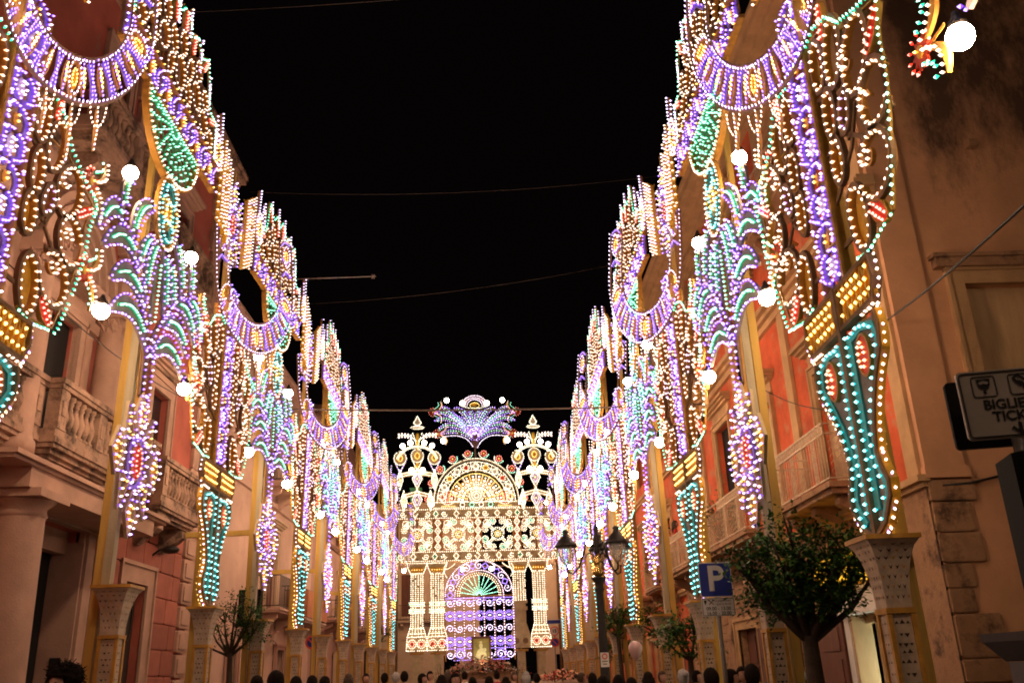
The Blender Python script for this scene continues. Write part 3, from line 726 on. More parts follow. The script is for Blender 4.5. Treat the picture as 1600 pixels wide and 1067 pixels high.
def iron_balcony(par, mp, u0, u1, v, d, m, sm, h=1.02, gap=.115, corb=(), ornate=False, thick=.14):
    b = MB(mp); b.mat(1)
    for hh, p, zz in ((thick*.5, -.06, v-thick), (thick*.5, 0, v-thick*.5)): b.box(u0-p, u1+p, zz, zz+hh, 0, d+p)
    for u, w in corb: corbel(b, u, w, v-thick-.002, .42, d*.75)
    b.mat(0)
    for z in ((v+.06, v+h) if not ornate else (v+.05, v+h-.18, v+h)):
        b.box(u0, u1, z-.015, z+.015, d-.05, d-.02)
        for uu in (u0, u1-.03): b.box(uu, uu+.03, z-.0145, z+.0145, 0, d-.051)
    o = fbuild(b, 'balcony', [m, sm], par)
    bm = shared('bar'+m.name+str(h), lambda: MB().box(-.007, .007, -.007, .007, .06, (h-.18 if ornate else h)-.016).mesh('bar', m))
    k = int((u1-u0)/gap)
    for i in range(k+1):
        if ornate and i % 9 in (4, 5): continue
        q = link('bar', bm, o); q.location = Vector(mp(u0+.015+(u1-u0-.03)*i/k, v, d-.035))
    for uu in (u0+.015, u1-.015):
        for i in range(1, int(d/gap)): q = link('bar', bm, o); q.location = Vector(mp(uu, v, i*gap))
    if ornate:
        s = MB(mp)
        L = u1-u0; n = int(L/.16)
        for i in range(n):
            c = u0+L*(i+.5)/n
            for e in (ell(c, v+h-.09, .07, .07, 8), ell(c, v+h-.09, .03, .035, 6)): s.ribbon(e, .014, d-.042, d-.028, True)
            s.ribbon([(c-.08, v+h-.165), (c+.08, v+h-.02)], .012, d-.044, d-.026)
        for i in range(k+1):
            if i % 9 in (4,):
                c = u0+(u1-u0)*(i+.5)/k
                for j in range(6):
                    zc = v+.13+j*.125; s.ribbon(ell(c, zc, .055, .055, 8), .014, d-.042, d-.028, True); s.ribbon([(c-.07, zc-.06), (c+.07, zc+.06)], .012, d-.043, d-.027)
                for e in (-.075, .075): s.box(c+e-.01, c+e+.01, v+.06, v+h-.18, d-.046, d-.024)
        link('scrollwork', s.mesh('scrollwork', m), o, kind='stuff')
        s2 = MB(mp)
        for uu in (u0+.012, u1-.012):
            for j in range(6):
                for ii in range(int(d/.14)):
                    zc = v+.13+j*.125+(0 if ii % 2 else .03); nn = .1+ii*.14
                    e = ell(nn, zc, .055, .055, 8)
                    kk = len(e); r = [s2.pts([(uu, b2+dy, a2+dx) for (a2, b2) in e]) for dx, dy in ((0, 0), (.012, .012))]
                    for t in range(kk): t2 = (t+1) % kk; s2.face((r[0]+t, r[0]+t2, r[1]+t2, r[1]+t))
        link('scrollwork', s2.mesh('scrollwork', m), o, kind='stuff')
    return o
def door(par, mp, u0, u1, v1, depth, m, name='door', fr=.3, fm=None, oval=False):
    depth = min(depth, .25)
    b = MB(mp)
    b.box(u0-fr, u0, -.03, v1, -.02, .06); b.box(u1, u1+fr, -.03, v1, -.02, .06); b.box(u0-fr, u1+fr, v1, v1+fr, -.02, .062)
    b.box(u0-fr-.04, u0-fr+.03, -.03, v1+fr, -.02, .1); b.box(u1+fr-.03, u1+fr+.04, -.03, v1+fr, -.02, .1); b.box(u0-fr-.04, u1+fr+.04, v1+fr-.03, v1+fr+.05, -.02, .102)
    d = fbuild(b, name, fm, par); mid = (u0+u1)/2
    for a, c in ((u0, mid-.005), (mid+.005, u1)):
        q = MB(mp); q.box(a, c, -.03, v1, -depth, -depth+.06)
        for s in range(3):
            z0, z1 = .2+(v1-.3)*s/3, .2+(v1-.3)*(s+.9)/3
            if oval and s == 2: q.ribbon(ell((a+c)/2, (z0+z1)/2, (c-a)*.28, (z1-z0)*.42, 16), .04, -depth+.05, -depth+.09, True)
            else: q.box(a+.1, c-.1, z0, z1, -depth+.06, -depth+.085)
        link('door_leaf', q.mesh('door_leaf', m), d)
    h = MB(mp); h.box(mid+.04, mid+.08, 1.1, 1.25, -depth+.06, -depth+.12); link('handle', h.mesh('handle', M_gold), d)
    return d

# ---- the red palace, left
mp = fmap('L')
B1 = empty('palace', (-7.6, 15, 0)); tag(B1, 'red plastered palace with stone columns, balustraded balconies and quoined corner', 'building')
ops = [(15.0, 16.95, -.16, 4.4, .7), (19.3, 20.5, -.16, 3.75, .5), (14.4, 15.55, 5.5, 7.95, .6), (19.6, 20.7, 5.4, 8.1, .5), (19.6, 20.7, 11.3, 13.0, .4), (15.4, 16.4, 11.6, 14.2, .4), (9.2, 10.4, 5.5, 8, .5)]
fbuild(wall(mp, 4, 23.4, -.16, 15.9, ops), 'wall', M_salmon, B1)
# stone dressing: bays round the portal, pilasters, bands, cornices
b = MB(mp)
for u0, u1, v0, v1, n in ((12.9, 14.39, -.16, 10.6, .1), (15.56, 16.2, 5.0, 10.6, .1), (14.39, 15.56, 7.96, 10.6, .1), (16.95, 18.0, -.16, 4.4, .1), (12.9, 18.0, 4.41, 5.0, .1), (13.0, 14.99, -.16, 4.4, .12)): b.box(u0, u1, v0, v1, -.05, n)
o = fbuild(b, 'portal_surround', M_stone, B1)
b = MB(mp); moulding(b, 15.0, 16.95, 4.402, .1, ((.1, .06), (.14, .12), (.06, .2))); b.box(16.9, 16.95, -.16, 4.2, -.45, .13); b.box(17.0, 17.28, -.16, 4.4, .1, .17); b.box(17.5, 17.85, -.16, 4.4, .1, .15); b.box(15.0, 16.95, 4.0, 4.4, -.4, -.2)
fbuild(b, 'door_surround', M_stone, B1)
q = MB(mp); q.box(15.0, 16.89, -.16, 4.0, -.53, -.45)
for i in range(4): q.box(15.2, 16.5, .1+.95*i, .85+.95*i, -.45, -.42)
dd = fbuild(q, 'door', M_dark, B1)
q = MB(mp); q.box(15.95, 16.12, 1.75, 2.02, -.42, -.405); link('notice', q.mesh('notice', M_white), dd)
q = MB(mp); q.box(16.2, 16.24, 2.4, 2.5, -.42, -.37); link('handle', q.mesh('handle', pmat('brass', (.8, .72, .55), .1, 4, .3, 0, metal=.8)), dd)
q = MB(mp); q.box(16.86, 16.896, 2.05, 2.2, -.2, -.02); fbuild(q, 'plaque', M_dark, B1)
# big half columns
def column(par, mp, u, v0, v1, r, n, m, cap='tuscan'):
    b = MB(); c = Vector(mp(u, 0, n))
    pr = [(r*1.25, v0), (r*1.25, v0+.2), (r*1.1, v0+.25), (r, v0+.35), (r*.97, v0+(v1-v0)*.4), (r*.84, v1-.38), (r*.84, v1-.36), (r*.92, v1-.34), (r*.86, v1-.3), (r*.86, v1-.22), (r*1.1, v1-.14), (r*1.16, v1-.12)]
    b.lathe(pr, c.x, c.y, 0, 20); b.box(c.x-r*1.2, c.x+r*1.2, c.y-r*1.2, c.y+r*1.2, v1-.118, v1)
    if cap == 'leafy':
        for ring, (zz, rr, hh) in enumerate(((v1-.42, r*.9, .2), (v1-.26, r*1.05, .18))):
            for i in range(10):
                t = 2*pi*(i+.5*ring)/10; d = Vector((cos(t), sin(t), 0)); e = Vector((-sin(t), cos(t), 0)); p = Vector((c.x, c.y, zz))+d*rr
                n_ = b.pts([tuple(p-e*.06), tuple(p+e*.06), tuple(p+e*.05+d*.03+Vector((0, 0, hh*.7))), tuple(p+d*.1+Vector((0, 0, hh))), tuple(p-e*.05+d*.03+Vector((0, 0, hh*.7)))])
                b.face(range(n_, n_+5))
    return fbuild(b, 'column', m, par)
column(B1, mp, 13.55, -.16, 4.45, .40, .62, M_stone)
column(B1, mp, 16.45, 5.05, 8.5, .27, .32, M_stone, 'leafy'); column(B1, mp, 13.5, 5.05, 8.5, .27, .32, M_stone, 'leafy')
b = MB(mp); b.box(13.0, 18.05, 4.452, 4.75, -.05, .95); moulding(b, 13.0, 18.05, 4.752, 0, ((.06, .98), (.07, 1.04)))
fbuild(b, 'entablature', M_stone, B1)
# arch over the upper door
b = MB(mp)
for r, w, n in ((1.45, .16, .34), (1.22, .12, .26), (1.02, .1, .2)): b.ribbon(ell(14.97, 8.72, r, r*1.02, 19, 0, 180), w, .1, n)
b.box(13.2, 16.75, 8.5, 8.7, .1, .45)
b.prism(ell(14.97, 8.75, .9, .92, 17, 0, 180), .1, .13)
for s in (-1, 1):
    for k in range(3): b.ribbon(spiral(14.97+s*(.2+.24*k), 9.05+.12*(2-k), .16, 1.2, 90*k, s, 14), .04, .13, .18)
b.prism(ell(14.97, 9.2, .13, .2, 12), .13, .24)
b.box(14.0, 16.2, 8.0, 8.2, .1, .2)
fbuild(b, 'arch_moulding', M_stone, B1)
window(B1, mp, 14.4, 15.55, 5.5, 7.95, .2, M_stone, M_dark, .55, sill=False, n=.1)
window(B1, mp, 19.6, 20.7, 5.4, 8.1, .28, M_stone, M_glass, .45, hood=.25, sill=False)
window(B1, mp, 19.6, 20.7, 11.3, 13.0, .22, M_stone, M_dark, .4, hood=.2)
window(B1, mp, 15.4, 16.4, 11.6, 14.2, .22, M_stone, M_dark, .4, sill=False)
window(B1, mp, 9.2, 10.4, 5.5, 8, .2, M_stone, M_dark, .4)
door(B1, mp, 19.3, 20.5, 3.75, .25, M_glass and pmat('door_slate', (.035, .028, .024), .25, 4, .5, .2, 40), fm=M_stone, fr=.38, oval=True)
# rusticated pilaster strips: stones one by one
def quoins(u0, u1, v0, v1, h, n, bossed=0):
    z = v0; i = 0
    while z < v1-.1:
        d = .0 if i % 2 else .1
        if bossed and z < bossed:
            stone(B1, mp, 'L', u0+.12, u1, z+.02, z+h-.03, -.05, n, M_stone, 'quoin_stone'); stone(B1, mp, 'L', u0+.2, u1-.08, z+.1, z+h-.11, n-.02, n+.03, M_stone, 'quoin_stone')
        else: stone(B1, mp, 'L', u0+d, u1-d*.4, z+.012, min(z+h-.012, v1), -.05, n, M_stone, 'quoin_stone')
        z += h; i += 1
quoins(22.55, 23.42, .15, 15.3, .56, .10, 5)
quoins(16.95, 18.0, 5.1, 10.6, .56, .2)
quoins(12.2, 12.9, 5.1, 10.6, .56, .14)
quoins(16.9, 17.9, 11.0, 15.3, .6, .12)
# red rusticated courses beside the side door
for r in range(9):
    z = .2+.56*r; us = [18.05, 18.9] if z < 4.1 else [18.05, 18.9, 19.8, 20.7, 20.95]
    seg = [(18.05, 18.86)] if z < 3.9 else [(18.05, 18.75), (18.77, 19.6), (19.62, 20.3), (20.32, 20.92)]
    seg += [(20.95, 21.75), (21.77, 22.6)] if r % 2 else [(20.95, 22.1), (22.12, 22.6)]
    if z > 3.6 and r % 2: seg = [(18.05, 19.1), (19.12, 20.1), (20.12, 21.2), (21.22, 22.05), (22.07, 22.6)]
    for a, c in seg:
        if z < 3.9 and a < 20.8 and c > 18.9: continue
        stone(B1, mp, 'L', a, c, z+.012, z+.548, -.05, .05, M_redblk)
b = MB(mp); b.box(18.05, 22.5, 5.15, 5.35, -.05, .12); moulding(b, 4, 23.4, 10.6, 0, ((.12, .12), (.1, .2), (.16, .34), (.1, .26))); b.box(18.1, 23.4, 8.55, 8.75, -.05, .1)
moulding(b, 4, 23.4, 15.3, 0, ((.2, .12), (.14, .25), (.12, .4), (.16, .55), (.1, .6)))
for i in range(24): b.box(4.4+.8*i, 4.62+.8*i, 15.32, 15.62, 0, .34)
fbuild(b, 'cornice', M_stoned, B1)
stone_balcony(B1, mp, 13.9, 18.3, 5.45, .78, [14.05, 15.55, 18.15], [(14.6, .26), (17.2, .26), (18.0, .26)])
stone_balcony(B1, mp, 11.2, 13.85, 5.45, .55, [11.35, 13.7], [(12.0, .26)])
stone_balcony(B1, mp, 18.95, 21.6, 5.35, .72, [19.1, 21.45], [(19.5, .26), (21.0, .26)])
stone_balcony(B1, mp, 13.6, 17.4, 11.15, .85, [13.75, 15.5, 17.25], [(14.3, .26), (16.7, .26)])
stone_balcony(B1, mp, 18.9, 21.6, 10.95, .55, [19.05, 21.45], [(19.6, .26), (20.9, .26)])
# wall lamp over the side door
b = MB(); c = Vector(mp(20.6, 4.5, 0)); b.tube([c+Vector((0, 0, -.1)), c+Vector((.2, 0, .05)), c+Vector((.42, 0, .06))], .025, 6); b.sphere(tuple(c+Vector((.45, 0, .04))), .2, 12, 8, (1, .6, .45)); b.box(c.x, c.x+.04, c.y-.1, c.y+.1, c.z-.25, c.z+.05)
tag(b.build('wall_lamp', M_iron), 'dark unlit lamp on a bracket over the side door of the red palace', 'lamp')

# ---- pink houses beyond
B2 = empty('pink_house', (-7.6, 30, 0)); tag(B2, 'pale pink house with iron balconies beside the red palace', 'building')
ops = [(31.6, 33.0, 4.05, 6.6, .4), (36.0, 37.2, 4.05, 6.8, .4), (33.4, 34.6, -.16, 2.75, .4), (30.9, 32.1, 8.2, 10.5, .4), (36, 37.2, 8.2, 10.5, .4), (27.4, 28.3, -.16, 2.6, .4)]
fbuild(wall(mp, 25.2, 39.6, -.16, 12.6, ops, n=-.05), 'wall', M_pink, B2)
b = MB(mp); moulding(b, 25.2, 39.6, 12.2, -.05, ((.1, .1), (.12, .22), (.1, .32))); b.box(25.2, 25.9, -.16, 12.2, -.1, .05); b.box(25.25, 39.6, 7.5, 7.7, -.1, .04)
fbuild(b, 'cornice', M_pink, B2)
for (a, c, v0, v1) in ((31.6, 33.0, 4.05, 6.6), (36.0, 37.2, 4.05, 6.8), (30.9, 32.1, 8.2, 10.5), (36, 37.2, 8.2, 10.5)): window(B2, mp, a, c, v0, v1, .14, M_cream2, M_dark, .3, hood=.12, leaf=M_wood, n=-.05, sill=False)
door(B2, mp, 33.4, 34.6, 2.75, .3, M_wood, fr=.14, fm=M_pinkd); door(B2, mp, 27.4, 28.3, 2.6, .3, M_wood, fr=.12, fm=M_pinkd)
iron_balcony(B2, mp, 30.2, 33.9, 3.95, .8, M_iron, M_pink, corb=((30.8, .2), (33.3, .2)))
o = iron_balcony(B2, mp, 34.4, 38.6, 3.85, .85, M_iron, M_pink, corb=((35, .2), (38, .2)))
q = MB(mp); q.box(34.4, 38.6, 3.9, 4.85, .86, .88); q.box(34.38, 34.4, 3.9, 4.85, .05, .87)
for i in range(4): q.box(34.4, 38.6, 4.05+.22*i, 4.07+.22*i, .88, .886)
link('balcony_cloth', q.mesh('balcony_cloth', M_cloth), o)
iron_balcony(B2, mp, 30.2, 33, 8.1, .7, M_iron, M_pink, corb=((30.7, .2), (32.5, .2))); iron_balcony(B2, mp, 35.2, 38, 8.1, .7, M_iron, M_pink, corb=((35.7, .2), (37.5, .2)))
Bx = empty('recessed_house', (-8, 24.3, 0)); tag(Bx, 'narrow rose house set back between the red palace and the pink house', 'building')
fbuild(wall(mp, 23.43, 25.19, -.16, 12.0, [], n=-.35), 'wall', M_pinkd, Bx); q = MB(mp); moulding(q, 23.6, 25.1, 12.0, -.35, ((.1, .1), (.12, .2))); fbuild(q, 'cornice', M_pinkd, Bx)
B3 = empty('rose_house', (-7.6, 46, 0)); tag(B3, 'farther rose house with two storeys of balconies behind the left towers', 'building')
ops = [(41.5, 43, -.16, 2.8, .4), (46, 47.2, -.16, 2.9, .4), (52, 53.2, -.16, 2.9, .4)]+[(u, u+1.2, v, v+2.4, .4) for u in (41.5, 46.5, 52) for v in (4.3, 8.6)]
fbuild(wall(mp, 39.62, 57.5, -.16, 13.6, ops, n=-.1), 'wall', M_pinkd, B3)
b = MB(mp); moulding(b, 39.62, 57.5, 13.2, -.1, ((.1, .1), (.12, .25), (.1, .4))); b.box(39.62, 57.5, 7.7, 7.9, -.1, .0); fbuild(b, 'cornice', M_tile, B3)
for u in (41.5, 46.5, 52):
    for v in (4.3, 8.6): window(B3, mp, u, u+1.2, v, v+2.4, .14, M_cream2, M_dark, .3, n=-.1, sill=False, leaf=M_wood)
    iron_balcony(B3, mp, u-.9, u+2.3, 4.2, .9, M_iron, M_pinkd, corb=((u-.3, .2), (u+1.6, .2)), gap=.16); iron_balcony(B3, mp, u-.9, u+2.3, 8.5, .8, M_iron, M_pinkd, corb=((u-.3, .2), (u+1.6, .2)), gap=.16)
for u, w in ((41.5, 1.5), (46, 1.2), (52, 1.2)): door(B3, mp, u, u+w, 2.8, .3, M_wood, fr=.14, fm=M_cream2)

# ---- the orange palace with its stone corner, right
mr = fmap('R')
B4 = empty('corner_palace', (6.7, 20, 0)); tag(B4, 'orange plastered corner palace with cream iron balconies and a bare side wall', 'building')
ops = [(15.5, 17.0, -.16, 2.45, .9), (23.2, 25.0, -.16, 2.55, .5), (19.2, 20.2, -.16, 2.5, .4), (15.9, 17.0, 4.6, 7.1, .35), (19.85, 21.2, 4.6, 7.4, .4), (23.5, 25.0, 4.6, 8.0, .45), (28.2, 29.4, 4.6, 8.0, .45), (16.3, 17.5, 10.9, 13, .4), (20.6, 21.8, 10.9, 13, .4), (24.8, 26, 10.9, 13, .4), (28.6, 29.8, 10.9, 13, .4)]
fbuild(wall(mr, 13.3, 31, 4.25, 14.6, [o for o in ops if o[2] > 3], ends=(0, 1)), 'wall', M_orange, B4)
fbuild(wall(mr, 13.3, 31, -.16, 4.25, [o for o in ops if o[2] < 3], n=.03, ends=(0, 1)), 'ground_storey', M_ochred, B4)
b = MB(mr)
for u in (13.35, 18.15, 22.2, 26.6, 30.4): b.box(u, u+.38, 4.26, 9.0, -.05, .08)
moulding(b, 13.3, 31, 9.0, 0, ((.16, .1), (.1, .2), (.12, .32), (.1, .24))); moulding(b, 13.3, 31, 4.1, .03, ((.08, .06), (.1, .14)))
moulding(b, 13.3, 31, 14.1, 0, ((.2, .15), (.16, .35), (.14, .55), (.18, .75), (.1, .85)))
for u in (13.35, 18.0, 22.3, 26.6, 30.4): b.box(u, u+.5, 9.6, 14.1, -.05, .08)
fbuild(b, 'cornice', M_ochre, B4)
def hooded(u0, u1, v0, v1, pane, leaf=None, par=B4):
    w = window(par, mr, u0, u1, v0, v1, .17, M_ochre, pane, .32, hood=.3, sill=False, leaf=leaf); return w
hooded(15.9, 17.0, 4.6, 7.1, M_woodp, M_woodp); hooded(19.85, 21.2, 4.6, 7.4, M_woodp, M_woodp); hooded(23.5, 25.0, 4.6, 8.0, M_dark); hooded(28.2, 29.4, 4.6, 8.0, M_dark)
for u in (16.3, 20.6, 24.8, 28.6): hooded(u, u+1.2, 10.9, 13, M_dark, M_woodp if u < 17 else None)
for u0, u1 in ((15.05, 18.1), (20.4, 22.9), (23.0, 25.6), (26.4, 30.2)):
    iron_balcony(B4, mr, u0, u1, 4.58, .82, M_ironw, M_ochred, 1.02, .13, [(u0+.3, .22), ((u0+u1)/2, .22), (u1-.3, .22)], ornate=u0 < 21 or u0 > 25, thick=.2)
for u0, u1 in ((15.4, 18.2), (19.8, 22.6), (24, 26.8)):
    iron_balcony(B4, mr, u0, u1, 10.8, .75, M_ironw, M_ochred, .95, .12, [(u0+.3, .22), (u1-.3, .22)], thick=.2)
# ashlar of the ground storey
random.seed(3)
for r in range(8):
    z = 2.6+.0+.0 if False else .1+.44*r; u = 18.9 if r % 2 else 18.6
    while u < 30.5:
        l = random.uniform(.5, .95); a, c = u, min(u+l, 30.6); u += l
        if any(a < q[1]+.3 and c > q[0]-.3 and z < q[3]+.25 for q in ops if q[2] < 3): continue
        if z > 3.7: continue
        stone(B4, mr, 'R', a+.006, c-.006, z+.006, z+.434, -.02, .045+random.uniform(0, .012), M_ochred, 'ashlar_stone')
door(B4, mr, 23.2, 25.0, 2.55, .4, M_wood, fr=.24, fm=M_ochre); door(B4, mr, 19.2, 20.2, 2.5, .3, M_dark, fr=.2, fm=M_ochre)
q = MB(mr); q.box(22.2, 23.0, .1, 2.5, .05, .1)
for i in range(3): q.box(22.3, 22.9, .3+.75*i, .9+.75*i, .1, .12)
fbuild(q, 'shutter', M_wood, B4)
# lit shop
M_shoplit = emat('shop_tube_light', (.85, 1, .78), 22); M_lint = pmat('lintel_white', (.66, .62, .60), .08, 3, .7, .15, 40)
M_grn = pmat('shop_green', (.35, .45, .03), .1, 3, .5, 0)
sh = empty('corner_shop', (6.7, 16.2, 0)); tag(sh, 'small lit shop with white lintel and open brown shutters beside the near column', 'shop')
q = MB(mr); q.box(15.3, 17.3, 2.5, 2.95, -.02, .1); q.box(15.25, 17.35, 2.45, 2.52, -.02, .16); fbuild(q, 'lintel', M_lint, sh)
q = MB(mr); q.box(16.96, 17.06, -.03, 2.45, -.3, .06); q.box(16.5, 16.56, -.03, 2.45, -.3, -.2); q.box(15.5, 17.0, 2.3, 2.45, -.3, -.2); fbuild(q, 'door_frame', M_woodp, sh)
q = MB(mr); q.box(17.1, 17.34, -.03, 2.45, -.02, .07); fbuild(q, 'jamb', M_lint, sh)
q = MB(mr)
q.box(17.42, 18.75, .0, 2.42, .05, .1)
for i in range(4): q.box(17.6, 18.55, .12+.58*i, .55+.58*i, .1, .12)
fbuild(q, 'shutter', M_wood, sh)
q = MB(mr); q.quad((15.5, -.1, -2.4), (17.0, -.1, -2.4), (17.0, 2.45, -2.4), (15.5, 2.45, -2.4)); q.quad((15.5, -.1, -.3), (15.5, 2.45, -.3), (15.5, 2.45, -2.4), (15.5, -.1, -2.4)); q.quad((15.5, 2.45, -.3), (17, 2.45, -.3), (17, 2.45, -2.4), (15.5, 2.45, -2.4)); q.mat(1).quad((17.0, -.1, -.3), (17.0, 2.45, -.3), (17.0, 2.45, -2.4), (17.0, -.1, -2.4))
fbuild(q, 'shop_interior', [M_lint, M_grn], sh)
q = MB(mr); q.box(16.6, 16.9, .1, 2.15, -.95, -.9); fbuild(q, 'light_panel', M_shoplit, sh)
q = MB(mr); q.box(15.7, 16.4, .1, 2.2, -1.3, -1.24)
for i in range(5): q.box(15.75, 16.35, .35+.4*i, .37+.4*i, -1.24, -1.0)
fbuild(q, 'display_shelf', M_wood, sh)
q = MB(mr); q.box(15.3, 18.1, 3.0, 3.5, .05, .22); t = q.build('shop_sign', emat('sign_yellow', (1, .50, .03), 1.8)); tag(t, 'yellow backlit sign board over the small lit shop, half hidden by the tree', 'sign')
q = MB(mr); q.box(18.9, 19.02, 1.6, 2.45, .06, .08)
for i in range(5): q.box(18.905, 19.015, 1.68+.15*i, 1.76+.15*i, .08, .088)
# ---- bare side wall facing the viewer
ms = fmap('S')
def south_mat():
    m = M_south; N, L = m.node_tree.nodes, m.node_tree.links; b = N['Principled BSDF']
    src = b.inputs['Base Color'].links[0].from_socket
    g = N.new('ShaderNodeNewGeometry'); sp = N.new('ShaderNodeSeparateXYZ'); L.new(g.outputs['Position'], sp.inputs[0])
    mp_ = N.new('ShaderNodeMapping'); mp_.inputs['Scale'].default_value = (1, 1, .45); L.new(g.outputs['Position'], mp_.inputs['Vector'])
    n = N.new('ShaderNodeTexNoise'); n.inputs['Scale'].default_value = 1.25; n.inputs['Detail'].default_value = 10; n.inputs['Roughness'].default_value = .72; L.new(mp_.outputs[0], n.inputs['Vector'])
    a = N.new('ShaderNodeMapRange'); a.inputs['From Min'].default_value = 7.2; a.inputs['From Max'].default_value = 11.0; a.inputs['To Min'].default_value = -.30; a.inputs['To Max'].default_value = .16; L.new(sp.outputs['Z'], a.inputs['Value'])
    x = N.new('ShaderNodeMapRange'); x.inputs['From Min'].default_value = 7.0; x.inputs['From Max'].default_value = 8.0; x.inputs['To Min'].default_value = -.35; x.inputs['To Max'].default_value = 0; L.new(sp.outputs['X'], x.inputs['Value'])
    ad = N.new('ShaderNodeMath'); L.new(n.outputs['Fac'], ad.inputs[0]); L.new(a.outputs[0], ad.inputs[1])
    ad2 = N.new('ShaderNodeMath'); L.new(ad.outputs[0], ad2.inputs[0]); L.new(x.outputs[0], ad2.inputs[1])
    r = N.new('ShaderNodeMapRange'); r.inputs['From Min'].default_value = .44; r.inputs['From Max'].default_value = .70; r.inputs['To Max'].default_value = .95; L.new(ad2.outputs[0], r.inputs['Value'])
    mx = N.new('ShaderNodeMix'); mx.data_type = 'RGBA'; L.new(r.outputs[0], mx.inputs[0]); L.new(src, mx.inputs[6]); mx.inputs[7].default_value = (.075, .042, .028, 1); L.new(mx.outputs[2], b.inputs['Base Color'])
south_mat()
fbuild(wall(ms, 6.7, 16, -.16, 14.6, [(7.95, 9.35, 5.2, 7.42, .3), (10.6, 12, 5.2, 7.42, .3)], n=0, ends=(0, 1)), 'side_wall', M_south, B4)
w = window(B4, ms, 7.95, 9.35, 5.2, 7.42, .26, M_ochre, M_woodp, .26, sill=False)
for i in range(3): q = MB(ms); q.box(7.97+.45*i, 8.03+.45*i+.05, 5.2, 7.4, -.255, -.2); link('glazing_bar', q.mesh('glazing_bar', M_wood), w)
window(B4, ms, 10.6, 12, 5.2, 7.42, .26, M_ochre, M_woodp, .26, sill=False)
q = MB(ms); q.box(7.5, 9.8, 7.7, 7.86, -.05, .16); q.box(7.45, 9.85, 7.86, 7.93, -.05, .2); fbuild(q, 'window_hood', M_ochred, B4)
q = MB(ms); q.box(6.68, 7.3, 4.4, 14.1, -.05, .07); q.box(6.66, 7.36, 4.22, 4.4, -.05, .09); fbuild(q, 'corner_pilaster', M_south, B4)
random.seed(11)
z = -.1
while z < 4.1:
    h = random.uniform(.3, .62); l = random.uniform(.35, .7); stone(B4, ms, 'S', 6.69, 6.7+l, z+.01, min(z+h, 4.2)-.01, -.05, .035+random.uniform(0, .03), M_ochred, 'quoin_stone')
    z += h
q = MB(ms)
for a, c in (((6.9, 4.1), (7.8, 4.22)), ((7.8, 4.22), (8.9, 4.33))): q.tube([(a[0], a[1], .05), ((a[0]+c[0])/2, (a[1]+c[1])/2-.03, .06), (c[0], c[1], .05)], .02, 5)
tag(fbuild(q, 'wall_cable', M_wire, None), 'black cable bundle clipped along the bare side wall', 'cable')
q = MB(ms); q.box(8.55, 8.7, 10.0, 10.13, .0, .16); q.tube([(8.6, 10, .08), (8.72, 9.7, .05)], .012, 4); tag(q.build('junction_box', M_ochred), 'small box with a hanging wire high on the stained side wall', 'junction box')
# near wall edge at the far upper right
q = MB(); q.box(9.2, 16, 6.5, 6.9, -.16, 16)
# ---- houses beyond on the right
B5 = empty('far_orange_house', (6.7, 42, 0)); tag(B5, 'long orange house beyond the corner palace on the right', 'building')
ops = [(u, u+1.3, -.16, 2.7, .4) for u in (33, 38, 44, 50)]+[(u, u+1.2, v, v+2.4, .4) for u in (33, 38, 44, 50) for v in (4.5, 9.2)]
fbuild(wall(mr, 31.02, 58, -.16, 13.4, ops, n=-.1), 'wall', M_orange, B5)
b = MB(mr); moulding(b, 31.02, 58, 13.0, -.1, ((.15, .12), (.15, .3), (.14, .5))); moulding(b, 31.02, 58, 8.4, -.1, ((.1, .1), (.1, .2))); moulding(b, 31.02, 58, 4.0, -.1, ((.1, .1), (.1, .16))); fbuild(b, 'cornice', M_ochre, B5)
for u in (33, 38, 44, 50):
    for v in (4.5, 9.2): window(B5, mr, u, u+1.2, v, v+2.4, .2, M_ochre, M_dark, .3, hood=.2, n=-.1, sill=False)
    iron_balcony(B5, mr, u-.8, u+2, 4.4, .8, M_ironw, M_ochred, gap=.18, corb=((u-.4, .2), (u+1.6, .2)))
    door(B5, mr, u, u+1.3, 2.7, .3, M_wood, fr=.18, fm=M_ochre)
# ---- buildings closing the street behind the arch
B6 = empty('cream_house', (-5, 64, 0)); tag(B6, 'cream house closing the left half of the street behind the big arch', 'building')
mq = lambda u, v, n: (u, 64-n, v)
ops = [(-6.1, -4.9, 5.6, 8.4, .3), (-8.6, -7.2, -.16, 3.3, .4), (-3.2, -2.1, -.16, 3, .4)]
fbuild(wall(mq, -14, -.75, -.16, 13.4, ops), 'wall', M_cream2, B6)
window(B6, mq, -6.1, -4.9, 5.6, 8.4, .16, M_cream2, M_wood, .2, leaf=M_wood)
iron_balcony(B6, mq, -6.5, -3.3, 5.3, .6, M_iron, M_cream2, gap=.2, corb=((-6, .2), (-3.8, .2)))
b = MB(mq); moulding(b, -14, -.75, 13.0, 0, ((.15, .12), (.15, .3))); fbuild(b, 'cornice', M_cream2, B6); b = MB(mq); b.box(-14, -.75, 4.1, 4.3, -.02, .08); fbuild(b, 'string_course', M_cream2, B6)
b = MB(mq); b.prism(ell(-7.9, 3.0, .8, .75, 13, 0, 180), -.02, .04); b.box(-8.7, -7.1, -.16, 3.0, -.02, .035); fbuild(b, 'arched_doorway', M_dark, B6)
for k, (u, w, h, m) in enumerate(((-5.6, .8, 1.3, M_green), (-4.3, .9, .9, M_stone), (-3.1, .7, 1.0, M_red), (-2.1, .7, .8, M_wood))):
    b = MB(mq); b.box(u, u+w, 13.3, 13.3+h, -1.6, -.9); b.box(u-.05, u+w+.05, 13.3+h, 13.36+h, -1.65, -.85); fbuild(b, 'rooftop_box', m, B6)
B7 = empty('rose_corner_house', (8, 62, 0)); tag(B7, 'rose house with dark shutters behind the right end of the arch', 'building')
mq2 = lambda u, v, n: (u, 62-n, v)
